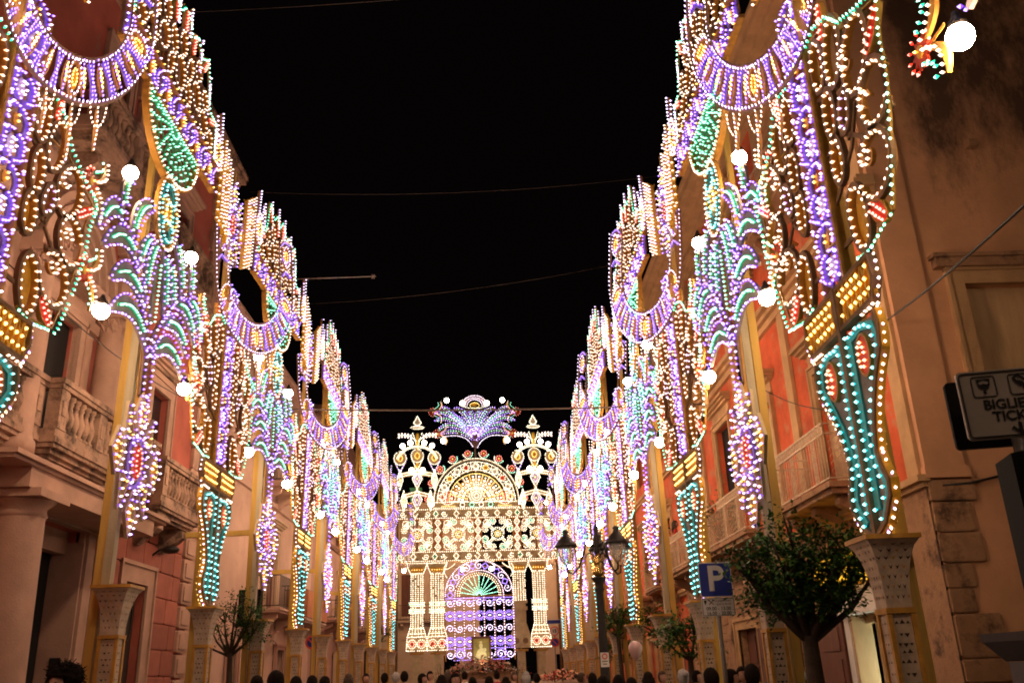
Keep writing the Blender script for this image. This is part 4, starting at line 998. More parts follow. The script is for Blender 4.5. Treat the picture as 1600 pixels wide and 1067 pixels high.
ops = [(4.6, 5.5, 6.2, 9.1, .3), (4.3, 5.2, -.16, 2.8, .4)]
fbuild(wall(mq2, 3.3, 12, -.16, 12.6, ops), 'wall', M_cream2, B7)
window(B7, mq2, 4.6, 5.5, 6.2, 9.1, .12, M_cream2, M_wood, .15, leaf=M_wood)
b = MB(mq2); moulding(b, 3.3, 12, 12.2, 0, ((.15, .12), (.15, .3))); fbuild(b, 'cornice', M_cream2, B7)
b = MB(mq2); b.tube([(3.4, 10.2, .1), (4.4, 9.6, .12), (5.6, 9.5, .1)], .03, 5); fbuild(b, 'wall_wire', M_wire, B7)
# ------------------------------------------------------------------ the big arch at the end of the street
AR = empty('light_arch', (-.68, 57, -.15), .065); tag(AR, 'huge white and gold light arch with purple portal closing the street', 'light arch')
AZ = .15
def apanel(name, fn, par=AR, loc=(0, 0, 0)):
    p = Panel(FRONT); fn(p, p.b); return p.build(name, PM, par, loc)
BR = .029
def arun(p, pl, c='W', step=.13, closed=False, n=.05, cols=None):
    c = 'A' if c == 'W' else c; cols = cols.replace('W', 'A') if cols else None; p.run(pl, c, step, closed, n, 0, 0, BR, cols)
def pillar(dim):
    def fn(p, B):
        B.mat(3)
        prof = [(.62, 3.15), (.62, 3.25), (.58, 3.9), (.42, 4.4), (.36, 4.6), (.36, 7.6), (.40, 7.75), (.55, 8.0), (.6, 8.25), (.62, 8.3)]
        out = [(-a, z) for a, z in prof]+[(a, z) for a, z in prof[::-1]]
        B.prism(out, -.3, .02)
        B.box(-.46, .46, 5.35, 5.55, -.32, .06); B.box(-.46, .46, 5.75, 5.95, -.322, .062)
        for i in range(14): p.bulb(0, 4.2+.27*i, 'W', -.33, (0, 0, -1), .085)  # backward bulbs added to throw light on the house behind
        B.mat(8 if not dim else 1)
        for k in (-1, 1): B.prism(ell(.28*k, 3.55, .17, .17, 16), .021, .04)
        B.mat(6).prism([(-.35, 7.75), (.35, 7.75), (.42, 8.05), (-.42, 8.05)], .021, .035)
        B.mat(3)
        for x in (-.24, -.08, .08, .24): B.box(x-.02, x+.02, 4.6, 7.6, .021, .05)
        lo = 5.95 if dim else 4.6
        for x in (-.36, -.24, -.08, .08, .24, .36): arun(p, [(x, lo), (x, 7.6)], 'W', .115)
        for z in (7.68, 8.3): arun(p, [(-.58 if z > 8 else -.4, z), (.58 if z > 8 else .4, z)], 'W', .11)
        for k in (-1, 1): arun(p, [(.4*k, 7.7), (.55*k, 8.0), (.62*k, 8.3)], 'W', .11)
        for i in range(5): p.bulb(-.3+.15*i, 7.9, 'Y', .05, r=BR)
        if not dim:
            for z, c in ((5.45, 'W'), (5.85, 'W')): arun(p, [(-.46, z-.1), (.46, z-.1)], c, .12); arun(p, [(-.46, z+.1), (.46, z+.1)], c, .12); arun(p, [(-.44, z), (.44, z)], 'G', .1)
            for k in (-1, 1): arun(p, [(.36*k, 4.6), (.42*k, 4.4), (.58*k, 3.9), (.62*k, 3.2)], 'W', .11); arun(p, ell(.28*k, 3.55, .25, .25, 16), 'W', .11, True); arun(p, ell(.28*k, 3.55, .14, .14, 12), 'O', .11, True)
            arun(p, [(-.6, 3.17), (.6, 3.17)], 'W', .11); arun(p, [(-.56, 3.95), (.56, 3.95)], 'W', .11); arun(p, [(-.4, 4.45), (.4, 4.45)], 'W', .12); arun(p, [(-.5, 4.15), (.5, 4.15)], 'W', .12)
            for x in (-.3, -.1, .1, .3): arun(p, [(x, 4.0), (x*.8, 4.5)], 'W', .13)
    return fn
for x, d in ((-3.78, 0), (-2.54, 0), (2.55, 1), (3.78, 0)):
    o = apanel('pillar', pillar(d), loc=(x, 0, AZ))
    b = MB(); b.box(-.24, .24, 0, .4, -.15, 2.95).mat(1); b.box(-.42, .42, -.1, .5, 2.95, 3.08); b.box(-.05, .05, .1, .2, 3.08, 3.2)
    link('plinth', b.mesh('plinth', [M_cream, M_gold]), o)
def frz(z0, z1, U):
    def fn(p, B):
        h = (z1-z0); c = (z0+z1)/2
        for i in range(24): p.bulb(-U+(i+.5)*U/12, c, 'W', -.26, (0, 0, -1), .075)  # added bulbs on the unseen back, lighting the wall beyond
        B.mat(3).box(-U, U, z0, z1, -.25, 0); B.mat(0).box(-U, U, z0-.05, z0, -.28, .04); B.box(-U, U, z1, z1+.05, -.28, .04)
        arun(p, [(-U, z0), (U, z0)], 'W', .13); arun(p, [(-U, z1), (U, z1)], 'W', .13)
        n = int(U/.6)
        for i in range(n):
            x = -U+(i+.5)*2*U/n; w = 2*U/n
            s1 = spiral(x-.12*(-1)**i, c, h*.36, 1.25, 200 if i % 2 else -20, 1 if i % 2 else -1, 18, .2)
            B.mat(2).ribbon(offset(s1, .055), .05, 0, .012); arun(p, s1, 'W', .1, n=.02)
            B.mat(9 if i % 4 == 1 else 3).prism(ell(x+w/2, c, .14, h*.36, 4), .0, .015); arun(p, ell(x+w/2, c, .15, h*.38, 4), 'W', .1, True, n=.02)
            for k in (-1, 1): B.mat(1).prism([(x+w/2+.18*k, c-h*.4), (x+w/2+.34*k, c-h*.4), (x+w/2+.2*k, c-h*.1)], .0, .014)
    return fn
apanel('lower_frieze', frz(8.42, 8.98, 5.35), loc=(0, 0, AZ)); apanel('upper_frieze', frz(11.06, 11.62, 5.2), loc=(0, 0, AZ))
def rosette(p, B):
    B.mat(0)
    for a, b, c, d in ((-1.04, 1.04, -1.04, -.98), (-1.04, 1.04, .98, 1.04), (-1.04, -.98, -.98, .98), (.98, 1.04, -.98, .98)): B.box(a, b, c, d, -.1, .05)
    B.mat(3).prism(ell(0, 0, .2, .2, 8), -.03, .01); arun(p, ell(0, 0, .2, .2, 12), 'Y', .11, True); arun(p, ell(0, 0, .1, .1, 6), 'W', .11, True); arun(p, ell(0, 0, .34, .34, 8), 'W', .13, True)
    B.mat(0).ribbon(ell(0, 0, .42, .42, 8, rot=22), .05, -.04, .01, True); arun(p, ell(0, 0, .42, .42, 8, rot=22), 'W', .12, True)
    for q in range(4):
        t = radians(90*q+45); ca, sa = cos(t), sin(t)
        def R(pl): return [(x*ca-y*sa, x*sa+y*ca) for x, y in pl]
        for k in (-1, 1):
            s1 = R(spiral(.76, .32*k, .24, 1.1, -90*k, k, 18, .2)); B.mat(3).ribbon(s1, .13, -.04, .0); arun(p, offset(s1, .06), 'W', .1, n=.01); arun(p, offset(s1, -.05), 'W' if k > 0 else 'G', .12, n=.01)
        st = R([(.4, 0), (1.0, 0)]); B.mat(3).ribbon(st, .14, -.045, -.002); arun(p, offset(st, .06), 'W', .1, n=.01); arun(p, offset(st, -.06), 'W', .1, n=.01)
        e = R(ell(1.06, 0, .13, .19, 10)); B.mat(3).prism(e, -.042, -.001); arun(p, e, 'W', .11, True, n=.01); p.bulb(e[0][0], e[0][1], 'R', .01, r=BR)
for x in (-3.78, -1.18, 1.3, 3.78): apanel('square_panel', rosette, loc=(x, 0, AZ+10.02))
def dstrip(p, B):
    B.mat(0).ribbon([(-.24, -1.02), (.24, -1.02), (.24, 1.02), (-.24, 1.02)], .05, -.1, .02, True); B.mat(3).box(-.2, .2, -1, 1, -.06, -.03)
    for k in range(4):
        c = -.75+.5*k; B.mat(4).prism(ell(0, c, .17, .24, 4), -.03, .0); arun(p, ell(0, c, .17, .24, 4), 'W', .1, True, n=.01); p.bulb(0, c, 'W', .01, r=BR)
        for s in (-1, 1): B.mat(8).prism([(.2*s, c+.12), (.2*s, c+.38), (.08*s, c+.25)], -.03, .003)
for x in (-2.48, .06, 2.54, 4.95): apanel('diamond_strip', dstrip, loc=(x, 0, AZ+10.02))
def rose(p, B):
    c = 12.1
    B.mat(3).box(-2.75, 2.75, 11.66, 12.1, -.2, .0); B.mat(0).box(-2.8, 2.8, 12.1, 12.14, -.22, .03)
    for r, w, col in ((2.72, .1, 'W'), (2.5, .05, 'W'), (1.98, .08, 'W'), (1.75, .05, 'Y'), (1.2, .06, 'W')):
        e = ell(0, c, r, r*1.02, 37, 0, 180); B.mat(3).ribbon(e, w, -.12, .02); arun(p, e, col, .11)
    for i in range(11):
        t = radians(7.5+16.5*i); x, y = 2.24*cos(t), c+2.26*sin(t); e = ell(x, y, .2, .2, 4, rot=math.degrees(t)); B.mat((6, 4, 8, 4)[i % 4]).prism(e, -.05, -.01); arun(p, e, 'YWOW'[i % 4], .1, True, n=.01)
        e = ell(x, y, .28, .28, 4, rot=math.degrees(t)); B.mat(3).ribbon(e, .04, -.06, .01, True); arun(p, e, 'W', .13, True)
        t2 = radians(-1.2+16.5*i+16.5/2*0); arun(p, [(2.02*cos(t2), c+2.04*sin(t2)), (2.46*cos(t2), c+2.5*sin(t2))], 'W', .12); B.mat(3).ribbon([(2.0*cos(t2), c+2.04*sin(t2)), (2.5*cos(t2), c+2.5*sin(t2))], .05, -.1, .0)
    for i in range(13):
        t = radians(15*i); B.mat(6 if i % 3 == 1 else 4).ribbon([(.55*cos(t), c+.55*sin(t)), (1.7*cos(t), c+1.73*sin(t))], .16, -.06, -.02); arun(p, [(.6*cos(t), c+.6*sin(t)), (1.7*cos(t), c+1.73*sin(t))], 'WY'[i % 2], .11)
        if i < 12:
            t = radians(15*i+7.5)
            for rr in (.9, 1.4): B.mat(6).prism(ell(rr*cos(t), c+rr*sin(t), .11*rr, .11*rr, 6), -.05, -.01); p.bulb(rr*cos(t), c+rr*sin(t), 'A', .0, r=.07); p.bulb((rr+.2)*cos(t), c+(rr+.2)*sin(t), 'A', .0, r=.06)
    for r in (.15, .3, .45): arun(p, ell(0, c+.35, r, r, 16), 'W', .09, True)
    B.mat(4).prism(ell(0, c+.35, .5, .5, 20), -.05, -.02)
    for k in (-1, 1):
        x, y = 1.82*k, 12.35; B.mat(8).prism(ell(x, y, .36, .36, 20), -.0, .02); B.mat(0).ribbon(ell(x, y, .4, .4, 22), .06, -.02, .05, True)
        for a in range(-2, 3): arun(p, [(x+.14*a-.05, y-.25), (x+.14*a+.05, y+.25)], 'O', .14, n=.03)
        arun(p, ell(x, y, .46, .46, 22), 'W', .12, True)
    for i in range(4):
        x = -.9+.6*i; B.mat(1).box(x-.22, x+.22, 11.7, 12.06, .0, .012); B.mat(3).ribbon(ell(x, 11.88, .15, .15, 4), .05, .013, .03, True); arun(p, ell(x, 11.88, .15, .15, 8), 'WG'[i % 2], .09, True)
    for x in (-2.0, -1.6, 1.6, 2.0): arun(p, [(x-.2, 11.8), (x+.2, 11.8)], 'Y', .1)
    arun(p, [(-2.7, 11.7), (2.7, 11.7)], 'W', .12); arun(p, [(-2.7, 12.05), (2.7, 12.05)], 'W', .12)
    for i in range(10):                                        # red flower rim
        t = radians(3+19.3*i); x, y = 3.12*cos(t), c+3.16*sin(t)
        fan = []
        for j in range(20): rr = .24 if j % 2 else .16; fan.append((x+rr*cos(2*pi*j/20), y+rr*sin(2*pi*j/20)))
        B.mat(8).prism(fan, -.04, .0); B.mat(6).prism(ell(x, y, .08, .08, 8), .0005, .02); arun(p, ell(x, y, .19, .19, 10), 'R', .13, True, n=.01); p.bulb(x, y, 'Y', .025, r=BR)
        for k in (-1, 1):
            a = bez((2.8*cos(t), c+2.84*sin(t)), (2.85*cos(t+.09*k), c+2.9*sin(t+.09*k)), (3.1*cos(t+.1*k), c+3.14*sin(t+.1*k)), 6); B.mat(0).ribbon(a, .05, -.03, .0); arun(p, a, 'GW'[k > 0], .1)
    for k in (-1, 1):
        s1 = spiral(2.95*k, 11.95, .3, 1, 90, k, 14, .3); B.mat(0).ribbon(s1, .08, -.05, .0); arun(p, s1, 'W', .1)
        B.mat(0).ribbon([(2.9*k, 11.9), (3.25*k, 11.66)], .08, -.06, -.01)
apanel('rose_window', rose, loc=(0, 0, AZ))
def topfan(p, B):
    z0 = 15.6
    B.mat(1).prism([(-.12, z0), (.12, z0), (.3, z0+.75), (0, z0+.95), (-.3, z0+.75)], -.06, -.03)
    for m in (1, -1):
        fr = [((.1, .5), (.9, 1.5), (1.95, .95)), ((.2, .75), (1.1, 1.95), (2.1, 1.35)), ((.25, .85), (1.3, 2.4), (2.35, 1.85)), ((.2, .9), (1.35, 2.75), (2.35, 2.35)), ((.1, .95), (.7, 2.2), (1.45, 2.1)), ((.1, 1.0), (.5, 2.6), (1.2, 2.7)), ((.05, 1.0), (.3, 2.4), (.75, 2.6)), ((.02, .9), (.1, 2.2), (.25, 2.6)), ((.2, .8), (1.6, 2.8), (1.9, 2.75))]
        for i, (a, b, c) in enumerate(fr):
            cl = [(x*m*1.12, z0+y) for x, y in bez(a, b, c, 12)]
            B.mat(1).ribbon(cl, sin_w(.26, .6), -.03, .0); e = sin_w(.15, .6)
            arun(p, offset(cl, lambda t: e(t)), 'C', .14, n=.01, cols='CP'); arun(p, offset(cl, lambda t: -e(t)), 'P', .16, n=.01)
            arun(p, cl[2:-2], 'G', .17, n=.01)
        st = [(x*m*1.12, z0+y) for x, y in bez((.12, 0), (.55, 1.1), (1.9, .72), 9)]; arun(p, st, 'C', .1)
        for x, y in ((2.45, .95), (2.75, 2.42)): 
            fan_stars(p, x*m, z0+y, 1.7, m)
    e = ell(0, z0+2.85, .72, .62, 17, 0, 180); B.mat(1).ribbon(e, .3, -.05, -.01)
    for r in (.5, .65, .82): arun(p, ell(0, z0+2.85, r, r*.86, 19, 0, 180), 'CGC'[int(r*10) % 3], .1, n=.01)
    arun(p, ell(0, z0+2.85, .3, .2, 12), 'Y', .1, True); arun(p, [(-.8, z0+2.8), (-.4, z0+2.68), (.4, z0+2.68), (.8, z0+2.8)], 'W', .1); B.mat(6).prism(ell(0, z0+2.95, .2, .13, 10), -.04, .0)
of = apanel('palm_fan', topfan, loc=(0, 0, AZ))
gl = MB().sphere((0, 0, 0), .16, 14, 9).mesh('arch_globe', emat('arch_globe_light', (1, .85, .7), 20))
for x, z in ((-2.1, 16.05), (2.1, 16.05), (-1.85, 18.8), (1.85, 18.8), (-.82, 18.6), (.82, 18.6)): link('globe_lamp', gl, of, (x, -.12, z-.0))
def spire(p, B):
    B.mat(6).box(-.09, .09, 11.65, 16.6, -.12, -.02)
    for z in (12.0, 12.35, 12.6, 14.0, 14.35): B.box(-.2, .2, z, z+.12, -.14, .0)
    B.mat(4)
    d = [(0, 17.75), (.13, 17.5), (.25, 17.3), (.12, 17.15), (.0, 17.1), (-.12, 17.15), (-.25, 17.3), (-.13, 17.5)]; B.prism(d, -.08, .0); arun(p, d, 'W', .08, True)
    B.prism(ell(0, 16.98, .42, .1, 12), -.07, .0); arun(p, ell(0, 16.98, .42, .1, 12), 'W', .1, True)
    for m in (1, -1):
        cl = bez((.1*m, 16.1), (.5*m, 16.6), (1.2*m, 16.45), 9); B.mat(3).ribbon(cl, .06, -.05, -.01); arun(p, cl, 'W', .09)
        for x, y, *_ in resample(cl, .2)[2:]: p.bulb(x, y+.1, 'W', .0, r=.06); p.bulb(x, y-.1, 'W', .0, r=.06)
        arun(p, bez((.1*m, 15.9), (.2*m, 16.4), (.3*m, 16.6), 6), 'W', .09)
    # three tiers of bells
    for (z, w, h, n, yel) in ((14.75, 1.35, 1.5, 3, 1), (13.3, 1.1, 1.35, 3, 0), (11.95, .85, 1.3, 3, 0)):
        if yel:
            B.mat(3).ribbon(ell(0, z-.1, w, 1.1, 19, 15, 165), .14, -.1, .02); arun(p, ell(0, z-.1, w, 1.1, 19, 15, 165), 'W', .09); arun(p, ell(0, z-.1, w-.1, 1.0, 19, 15, 165), 'W', .1)
            for m in (-1, 0, 1):
                c = (1.1*m, z+.35-.15*abs(m)); B.mat(3).prism(ell(c[0], c[1], .38, .42, 14), -.06, .0); B.mat(6).prism(ell(c[0], c[1], .2, .24, 10), .0005, .012); arun(p, ell(c[0], c[1], .4, .44, 16), 'W', .1, True); arun(p, ell(c[0], c[1], .16, .2, 8), 'Y', .09, True)
                pt = [(c[0]-.35, c[1]-.2), (c[0], c[1]-.95), (c[0]+.35, c[1]-.2)]; B.mat(3).ribbon(pt, .07, -.05, .0); arun(p, pt, 'C' if m else 'W', .1, cols='WP' if m else None)
        else:
            B.mat(3).ribbon([(-w, z+.55), (0, z+.75), (w, z+.55)], .3, -.1, -.02)
            arun(p, [(-w, z+.6), (0, z+.85), (w, z+.6)], 'W', .09); arun(p, [(-w, z+.45), (0, z+.65), (w, z+.45)], 'W', .1)
            for m in (-1, 0, 1):
                c = (w*m, z+.3-.06*abs(m)); e = ell(c[0], c[1], .32 if m == 0 else .2, .66, 4); B.mat(4).prism(e, -.05, .0); arun(p, e, 'W', .09, True)
                e = ell(c[0], c[1], .18 if m == 0 else .1, .38, 4); B.mat(2).ribbon(e, .05, .0005, .02, True); arun(p, e, 'W' if m else 'C', .11, True); p.bulb(c[0], c[1], 'Y', .02, r=.05)
for x in (-3.78, 3.85):
    o = apanel('spire', spire, loc=(x, 0, AZ))
    for gx, gz in ((-.95, 15.75), (-.45, 15.95), (.45, 15.95), (.95, 15.75), (-.35, 14.15), (.35, 14.15)): link('globe_lamp', gl, o, (gx, -.1, gz))
def portal(p, B):
    zs, zb, Wd = 6.25, 2.5, 2.1
    B.mat(0).box(-Wd-.05, Wd+.05, zs-.04, zs+.04, -.05, .03)
    for x in (-2.1, -1.52, -.94, -.3, .3, .94, 1.52, 2.1): B.mat(0).box(x-.035, x+.035, zb, zs-.041, -.05, .02)
    for i, x in enumerate((-1.81, -1.23, -.62, 0, .62, 1.23, 1.81)):
        w = .22
        for r in range(5):
            z = zb+.35+.75*r
            if z > zs-.2: continue
            if r % 2 == 0:
                s1 = spiral(x, z, .24, 1.3, 90*r, 1 if (i+r) % 2 else -1, 18, .15); B.mat(5).ribbon(s1, .05, -.03, -.005); arun(p, s1, 'C', .095, n=.0)
            else:
                for k in (-1, 1):
                    q = bez((x-w, z+.05*k), (x, z+.3*k), (x+w, z+.05*k), 7); B.mat(5).ribbon(q, .1, -.03, -.005); arun(p, q, 'P', .085, n=.0); arun(p, offset(q, .09*k), 'P', .11, n=.0)
                p.bulb(x, z, 'C', 0, r=.05); p.bulb(x-.08, z, 'Y', 0, r=BR); p.bulb(x+.08, z, 'Y', 0, r=BR)
        arun(p, [(x-.25, zb+.7), (x+.25, zb+.7)], 'P', .1)
        arun(p, [(x-.25, zs-.12), (x+.25, zs-.12)], 'P', .09); arun(p, [(x-.24, zs-.25), (x, zs-.4), (x+.24, zs-.25)], 'P', .09)
        arun(p, [(x+.28, zb+.3), (x+.28, zs-.1)], 'C', .16)
    for r, w in ((2.1, .08), (1.5, .08)): e = ell(0, zs+.04, r, r, 35, 0, 180); B.mat(0).ribbon(e, w, -.08, .02); arun(p, e, 'C', .11)
    B.mat(0).ribbon(ell(0, zs+.04, 1.3, 1.3, 31, 0, 180), .14, -.05, -.01); arun(p, ell(0, zs+.04, 1.34, 1.34, 31, 0, 180), 'W', .14); arun(p, ell(0, zs+.04, 1.22, 1.22, 31, 0, 180), 'W', .14)
    for i in range(7):
        t = radians(14+25.3*i); x, y = 1.8*cos(t), zs+.04+1.8*sin(t)
        s1 = spiral(x, y, .26, 1.3, math.degrees(t), 1 if i % 2 else -1, 18, .15); B.mat(4).ribbon(s1, .05, -.03, -.005); arun(p, s1, 'C', .1, n=.0)
        t2 = t+.22; d = ell(1.8*cos(t2), zs+.04+1.8*sin(t2), .2, .2, 4, rot=math.degrees(t2)); B.mat(5).ribbon(d, .06, -.03, -.004, True); arun(p, d, 'P', .09, True, n=.0)
    for i in range(11):
        t = radians(9+16.2*i); e = (1.14*cos(t), zs+.04+1.14*sin(t)); B.mat(9).ribbon([(.1*cos(t), zs+.04+.1*sin(t)), e], .03, -.03, .0); arun(p, [(.15*cos(t), zs+.04+.15*sin(t)), e], 'G' if i % 1 == 0 else 'W', .1, n=.01)
    arun(p, ell(0, zs+.06, .15, .12, 9, 0, 180), 'G', .07)
    for k in (-1, 1):                                          # side tracery brackets
        s1 = bez((2.0*k, 7.4), (2.3*k, 7.9), (2.05*k, 8.15), 8); arun(p, s1, 'W', .1); s1 = bez((2.0*k, 7.9), (1.7*k, 8.0), (1.5*k, 8.2), 8); B.mat(3).ribbon(s1, .1, -.04, .0); arun(p, s1, 'W', .1)
    arun(p, ell(-1.2, 2.9, .3, .25, 12), 'P', .1, True); arun(p, ell(1.3, 2.9, .3, .25, 12), 'P', .1, True); arun(p, [(-1.6, 2.55), (-.6, 2.55)], 'P', .1); arun(p, [(.6, 2.55), (1.7, 2.55)], 'P', .1)
apanel('purple_portal', portal, loc=(.05, -.05, AZ))
b = MB()
for x in (-5.0, 5.0): b.tube([(x, .3, 0), (x, .3, 11.8)], .08, 6)
b.tube([(-5.0, .3, 8.75), (5.0, .3, 8.75)], .06, 6); b.tube([(-5.0, .3, 11.4), (5.0, .3, 11.4)], .06, 6)
for x in (-3.78, 3.85): b.tube([(x, .3, 11.4), (x, .3, 16.2)], .05, 6); b.box(x-.03, x+.03, .1, .3, 14, 14.06)
for x in (-3.78, 0, 3.78): b.tube([(x, .2, 8.75), (x, .2, 11.4)], .06, 6)
b.tube([(0, .25, 11.4), (0, .25, 16.5)], .06, 6)
link('scaffold', b.mesh('scaffold', M_board), AR)
for k in range(6):
    for z in (8.1, 12.2): link('globe_lamp', globe_me, AR, (-4.6+1.84*k, .75, z));  # globes added behind the arch to light the house wall
for z in (8.1, 12.2): link('added_lamp_bar', MB().tube([(-4.9, .68, z+.15), (4.9, .68, z+.15)], .03, 5).mesh('added_lamp_bar', M_board), AR)  # bars made up to carry the added rear globes
# shrine before the portal
sx, sy = at(752, 1010, Y=54).x, 54
SH = empty('altar', (sx, sy, -.15)); tag(SH, 'cloth covered altar plinth below the purple portal', 'altar')
MB().box(-.75, .75, -.3, .4, 0, 1.5).box(-.85, .85, -.4, .5, 1.5, 1.6).build('plinth', M_stone, SH); MB().box(-2.0, 2.0, -.2, .9, 0, 1.9).box(-2.1, 2.1, -.3, .95, 1.9, 2.0).build('table', M_ochred, SH)
PF = empty('framed_picture', (sx, sy, 2.55-.15)); tag(PF, 'dark framed sacred picture with a pale figure standing over the flowers', 'picture')
b = MB(); w, h = .56, 1.35
for q in ((-w, w, 0, .11), (-w, w, h-.11, h), (-w, -w+.11, .11, h-.11), (w-.11, w, .11, h-.11)): b.box(q[0], q[1], -.1, .02, q[2], q[3])
b.build('frame', M_wood, PF); MB().box(-w+.11, w-.11, -.03, .0, .11, h-.11).build('canvas', pmat('canvas_gold', (.30, .24, .07), .3, 3, .5, 0), PF)
b = MB(lambda u, v, n: (u, -.031-n, v)); b.prism([(-.32, .13), (.32, .13), (.28, .45), (.16, .62), (.1, .72), (-.1, .72), (-.2, .6), (-.3, .4)], 0, .012); b.prism(ell(-.02, .85, .11, .14, 12), 0, .014); b.prism(ell(.2, .62, .09, .11, 10), .001, .016); b.prism(ell(-.02, 1.05, .09, .05, 8), 0, .012)
b.build('figure', pmat('figure_ivory', (.75, .68, .38), .2, 6, .5, 0), PF)
# the picture light that makes it glow
pl = bpy.data.lights.new('picture_lamp', 'SPOT'); pl.energy = 60; pl.spot_size = radians(60); pl.color = (1, .9, .6); pl.shadow_soft_size = .05
plo = bpy.data.objects.new('picture_lamp', pl); COL.objects.link(plo); plo.location = (sx, sy-1.3, 2.35); plo.rotation_euler = (radians(112), 0, 0)
# ------------------------------------------------------------------ flowers, float
M_leafd = pmat('leaf_dark', (.028, .085, .015), .5, 9, .6, 0, spec=.25); M_leafl = pmat('leaf_light', (.06, .165, .022), .4, 9, .6, 0, spec=.25)
M_bark = pmat('bark', (.055, .038, .026), .3, 12, .9, .6, 40)
M_petal = [pmat('petal_'+n, c, .3, 12, .7, 0) for n, c in (('white', (.7, .62, .55)), ('pink', (.6, .25, .22)), ('red', (.4, .04, .03)), ('peach', (.7, .38, .22)))]
def flower_heap(name, c, sx, sy, sz, n, mats, label, cat, droop=0):
    r = empty(name, c); tag(r, label, cat)
    b = MB(); rng = random.Random(int(c[0]*100))
    for i in range(n):
        t = rng.uniform(0, 2*pi); q = rng.uniform(0, 1)**.5; x, y = sx*q*cos(t), sy*q*sin(t); z = sz*(1-q*q)*rng.uniform(.5, 1)-droop*q*rng.random()
        b.mat(rng.randrange(len(mats))); k = 6; R = rng.uniform(.06, .12); tl = Vector((rng.uniform(-.6, .6), -.6, 1)).normalized(); a = tl.cross(Vector((1, .2, 0))).normalized(); d = tl.cross(a)
        n0 = b.pts([(x, y, z)]+[tuple(Vector((x, y, z))+tl*.03+(a*cos(2*pi*j/k)+d*sin(2*pi*j/k))*R*(1 if j % 2 else .6)) for j in range(k)])
        for j in range(k): b.face((n0, n0+1+j, n0+1+(j+1) % k))
    b.build('blossoms', mats, r, kind='stuff')
    l = MB()
    for i in range(n*2):
        t = rng.uniform(0, 2*pi); q = rng.uniform(0, 1)**.4*1.08; x, y = sx*q*cos(t), sy*q*sin(t); z = sz*(1-q*q)*rng.uniform(.1, .9)-droop*q*rng.random()
        d = Vector((rng.uniform(-1, 1), rng.uniform(-1, .2), rng.uniform(-.2, 1))).normalized()*rng.uniform(.12, .26); s = d.cross(Vector((0, 0, 1)))
        if s.length < .01: continue
        s = s.normalized()*.03; p = Vector((x, y, z)); k = l.pts([tuple(p), tuple(p+d*.5+s), tuple(p+d), tuple(p+d*.5-s)]); l.face((k, k+1, k+2, k+3))
    l.build('leaves', M_leafd, r, kind='stuff'); return r
flower_heap('flower_arrangement', (sx, sy-.1, 1.98), 2.0, .7, .75, 420, M_petal, 'bank of pale pink and white flowers under the framed picture', 'flowers', .3)
c = at(880, 1057, Y=40)
fl = flower_heap('flower_float', (c.x, 40, c.z-.12), 1.25, .6, .42, 220, [M_petal[1], M_petal[2], M_petal[3]], 'heap of reddish flowers on a cloth covered cart near the right end of the arch', 'flower cart', .1)
b = MB(); b.box(-1.3, 1.3, -.6, .6, -.55, -.02).box(-1.35, 1.35, -.65, .65, -.1, .0)
b.build('cart_bed', M_cloth and pmat('cart_cloth', (.55, .40, .30), .1, 2, .9, .1), fl)
for wx in (-.9, .9):
    w = MB(lambda a, q, z: (a, z, q)); w.ribbon(ell(0, 0, .32, .32, 16), .05, -.62, -.56, True)
    for k in range(4): w.ribbon([(-.3*cos(k*pi/4), -.3*sin(k*pi/4)), (.3*cos(k*pi/4), .3*sin(k*pi/4))], .03, -.61, -.57)
    link('wheel', w.mesh('wheel', M_wood), fl, (wx, 0, -(c.z-.12)+.18))
b = MB()
for x in (-1.1, 1.1): b.box(x-.05, x+.05, -.5, .5, -(c.z)-.0, -.5)
b.build('cart_leg', M_wood, fl)
def potted(name, c, h, r, label, mats, n=160, pot=True):
    o = empty(name, c); tag(o, label, 'plant'); rng = random.Random(int(abs(c[0]*77)))
    if pot: MB().lathe([(.12, 0), (.17, .26), (.19, .27), (.19, .31)], seg=12).build('pot', M_tile, o)
    s = MB(); l = MB()
    for i in range(n):
        t = rng.uniform(0, 2*pi); q = rng.random()**.5; e = Vector((r*q*cos(t), r*q*sin(t), .3+h*rng.uniform(.2, 1)*(1-.4*q)))
        if i % 8 == 0: s.tube([(0, 0, .2), tuple(e*.6+Vector((0, 0, .1))), tuple(e)], .008, 4)
        d = (Vector((cos(t), sin(t), rng.uniform(-.5, .8)))).normalized()*rng.uniform(.09, .16); sd = d.cross(Vector((0, 0, 1))).normalized()*.035
        l.mat(rng.randrange(len(mats))); k = l.pts([tuple(e), tuple(e+d*.5+sd), tuple(e+d), tuple(e+d*.5-sd)]); l.face((k, k+1, k+2, k+3))
    s.build('stem', M_bark, o); l.build('leaves', mats, o, kind='stuff'); return o
for px, m, lb in ((690, [M_petal[2], M_leafd], 'reddish leafy plant standing left of the altar steps'), (818, [M_petal[2], M_leafd], 'dark leafy plant standing right of the altar under the unlit pillar')):
    c = at(px, 1050, Y=52); potted('potted_plant', (c.x, 52, -.15), 2.4, .6, lb, m, 260)
c = at(1112, 770, X=6.15); potted('balcony_plant', (6.3, c.y, 4.58), 1.35, .42, 'bushy green plant in a pot on the orange palace balcony', [M_leafd, M_leafl], 420)
c = at(1012, 800, X=6.1); potted('balcony_plant', (6.2, c.y, 4.45), 1.2, .4, 'small dark plant on the farther balcony behind the star panel', [M_leafd, M_leafl], 300)

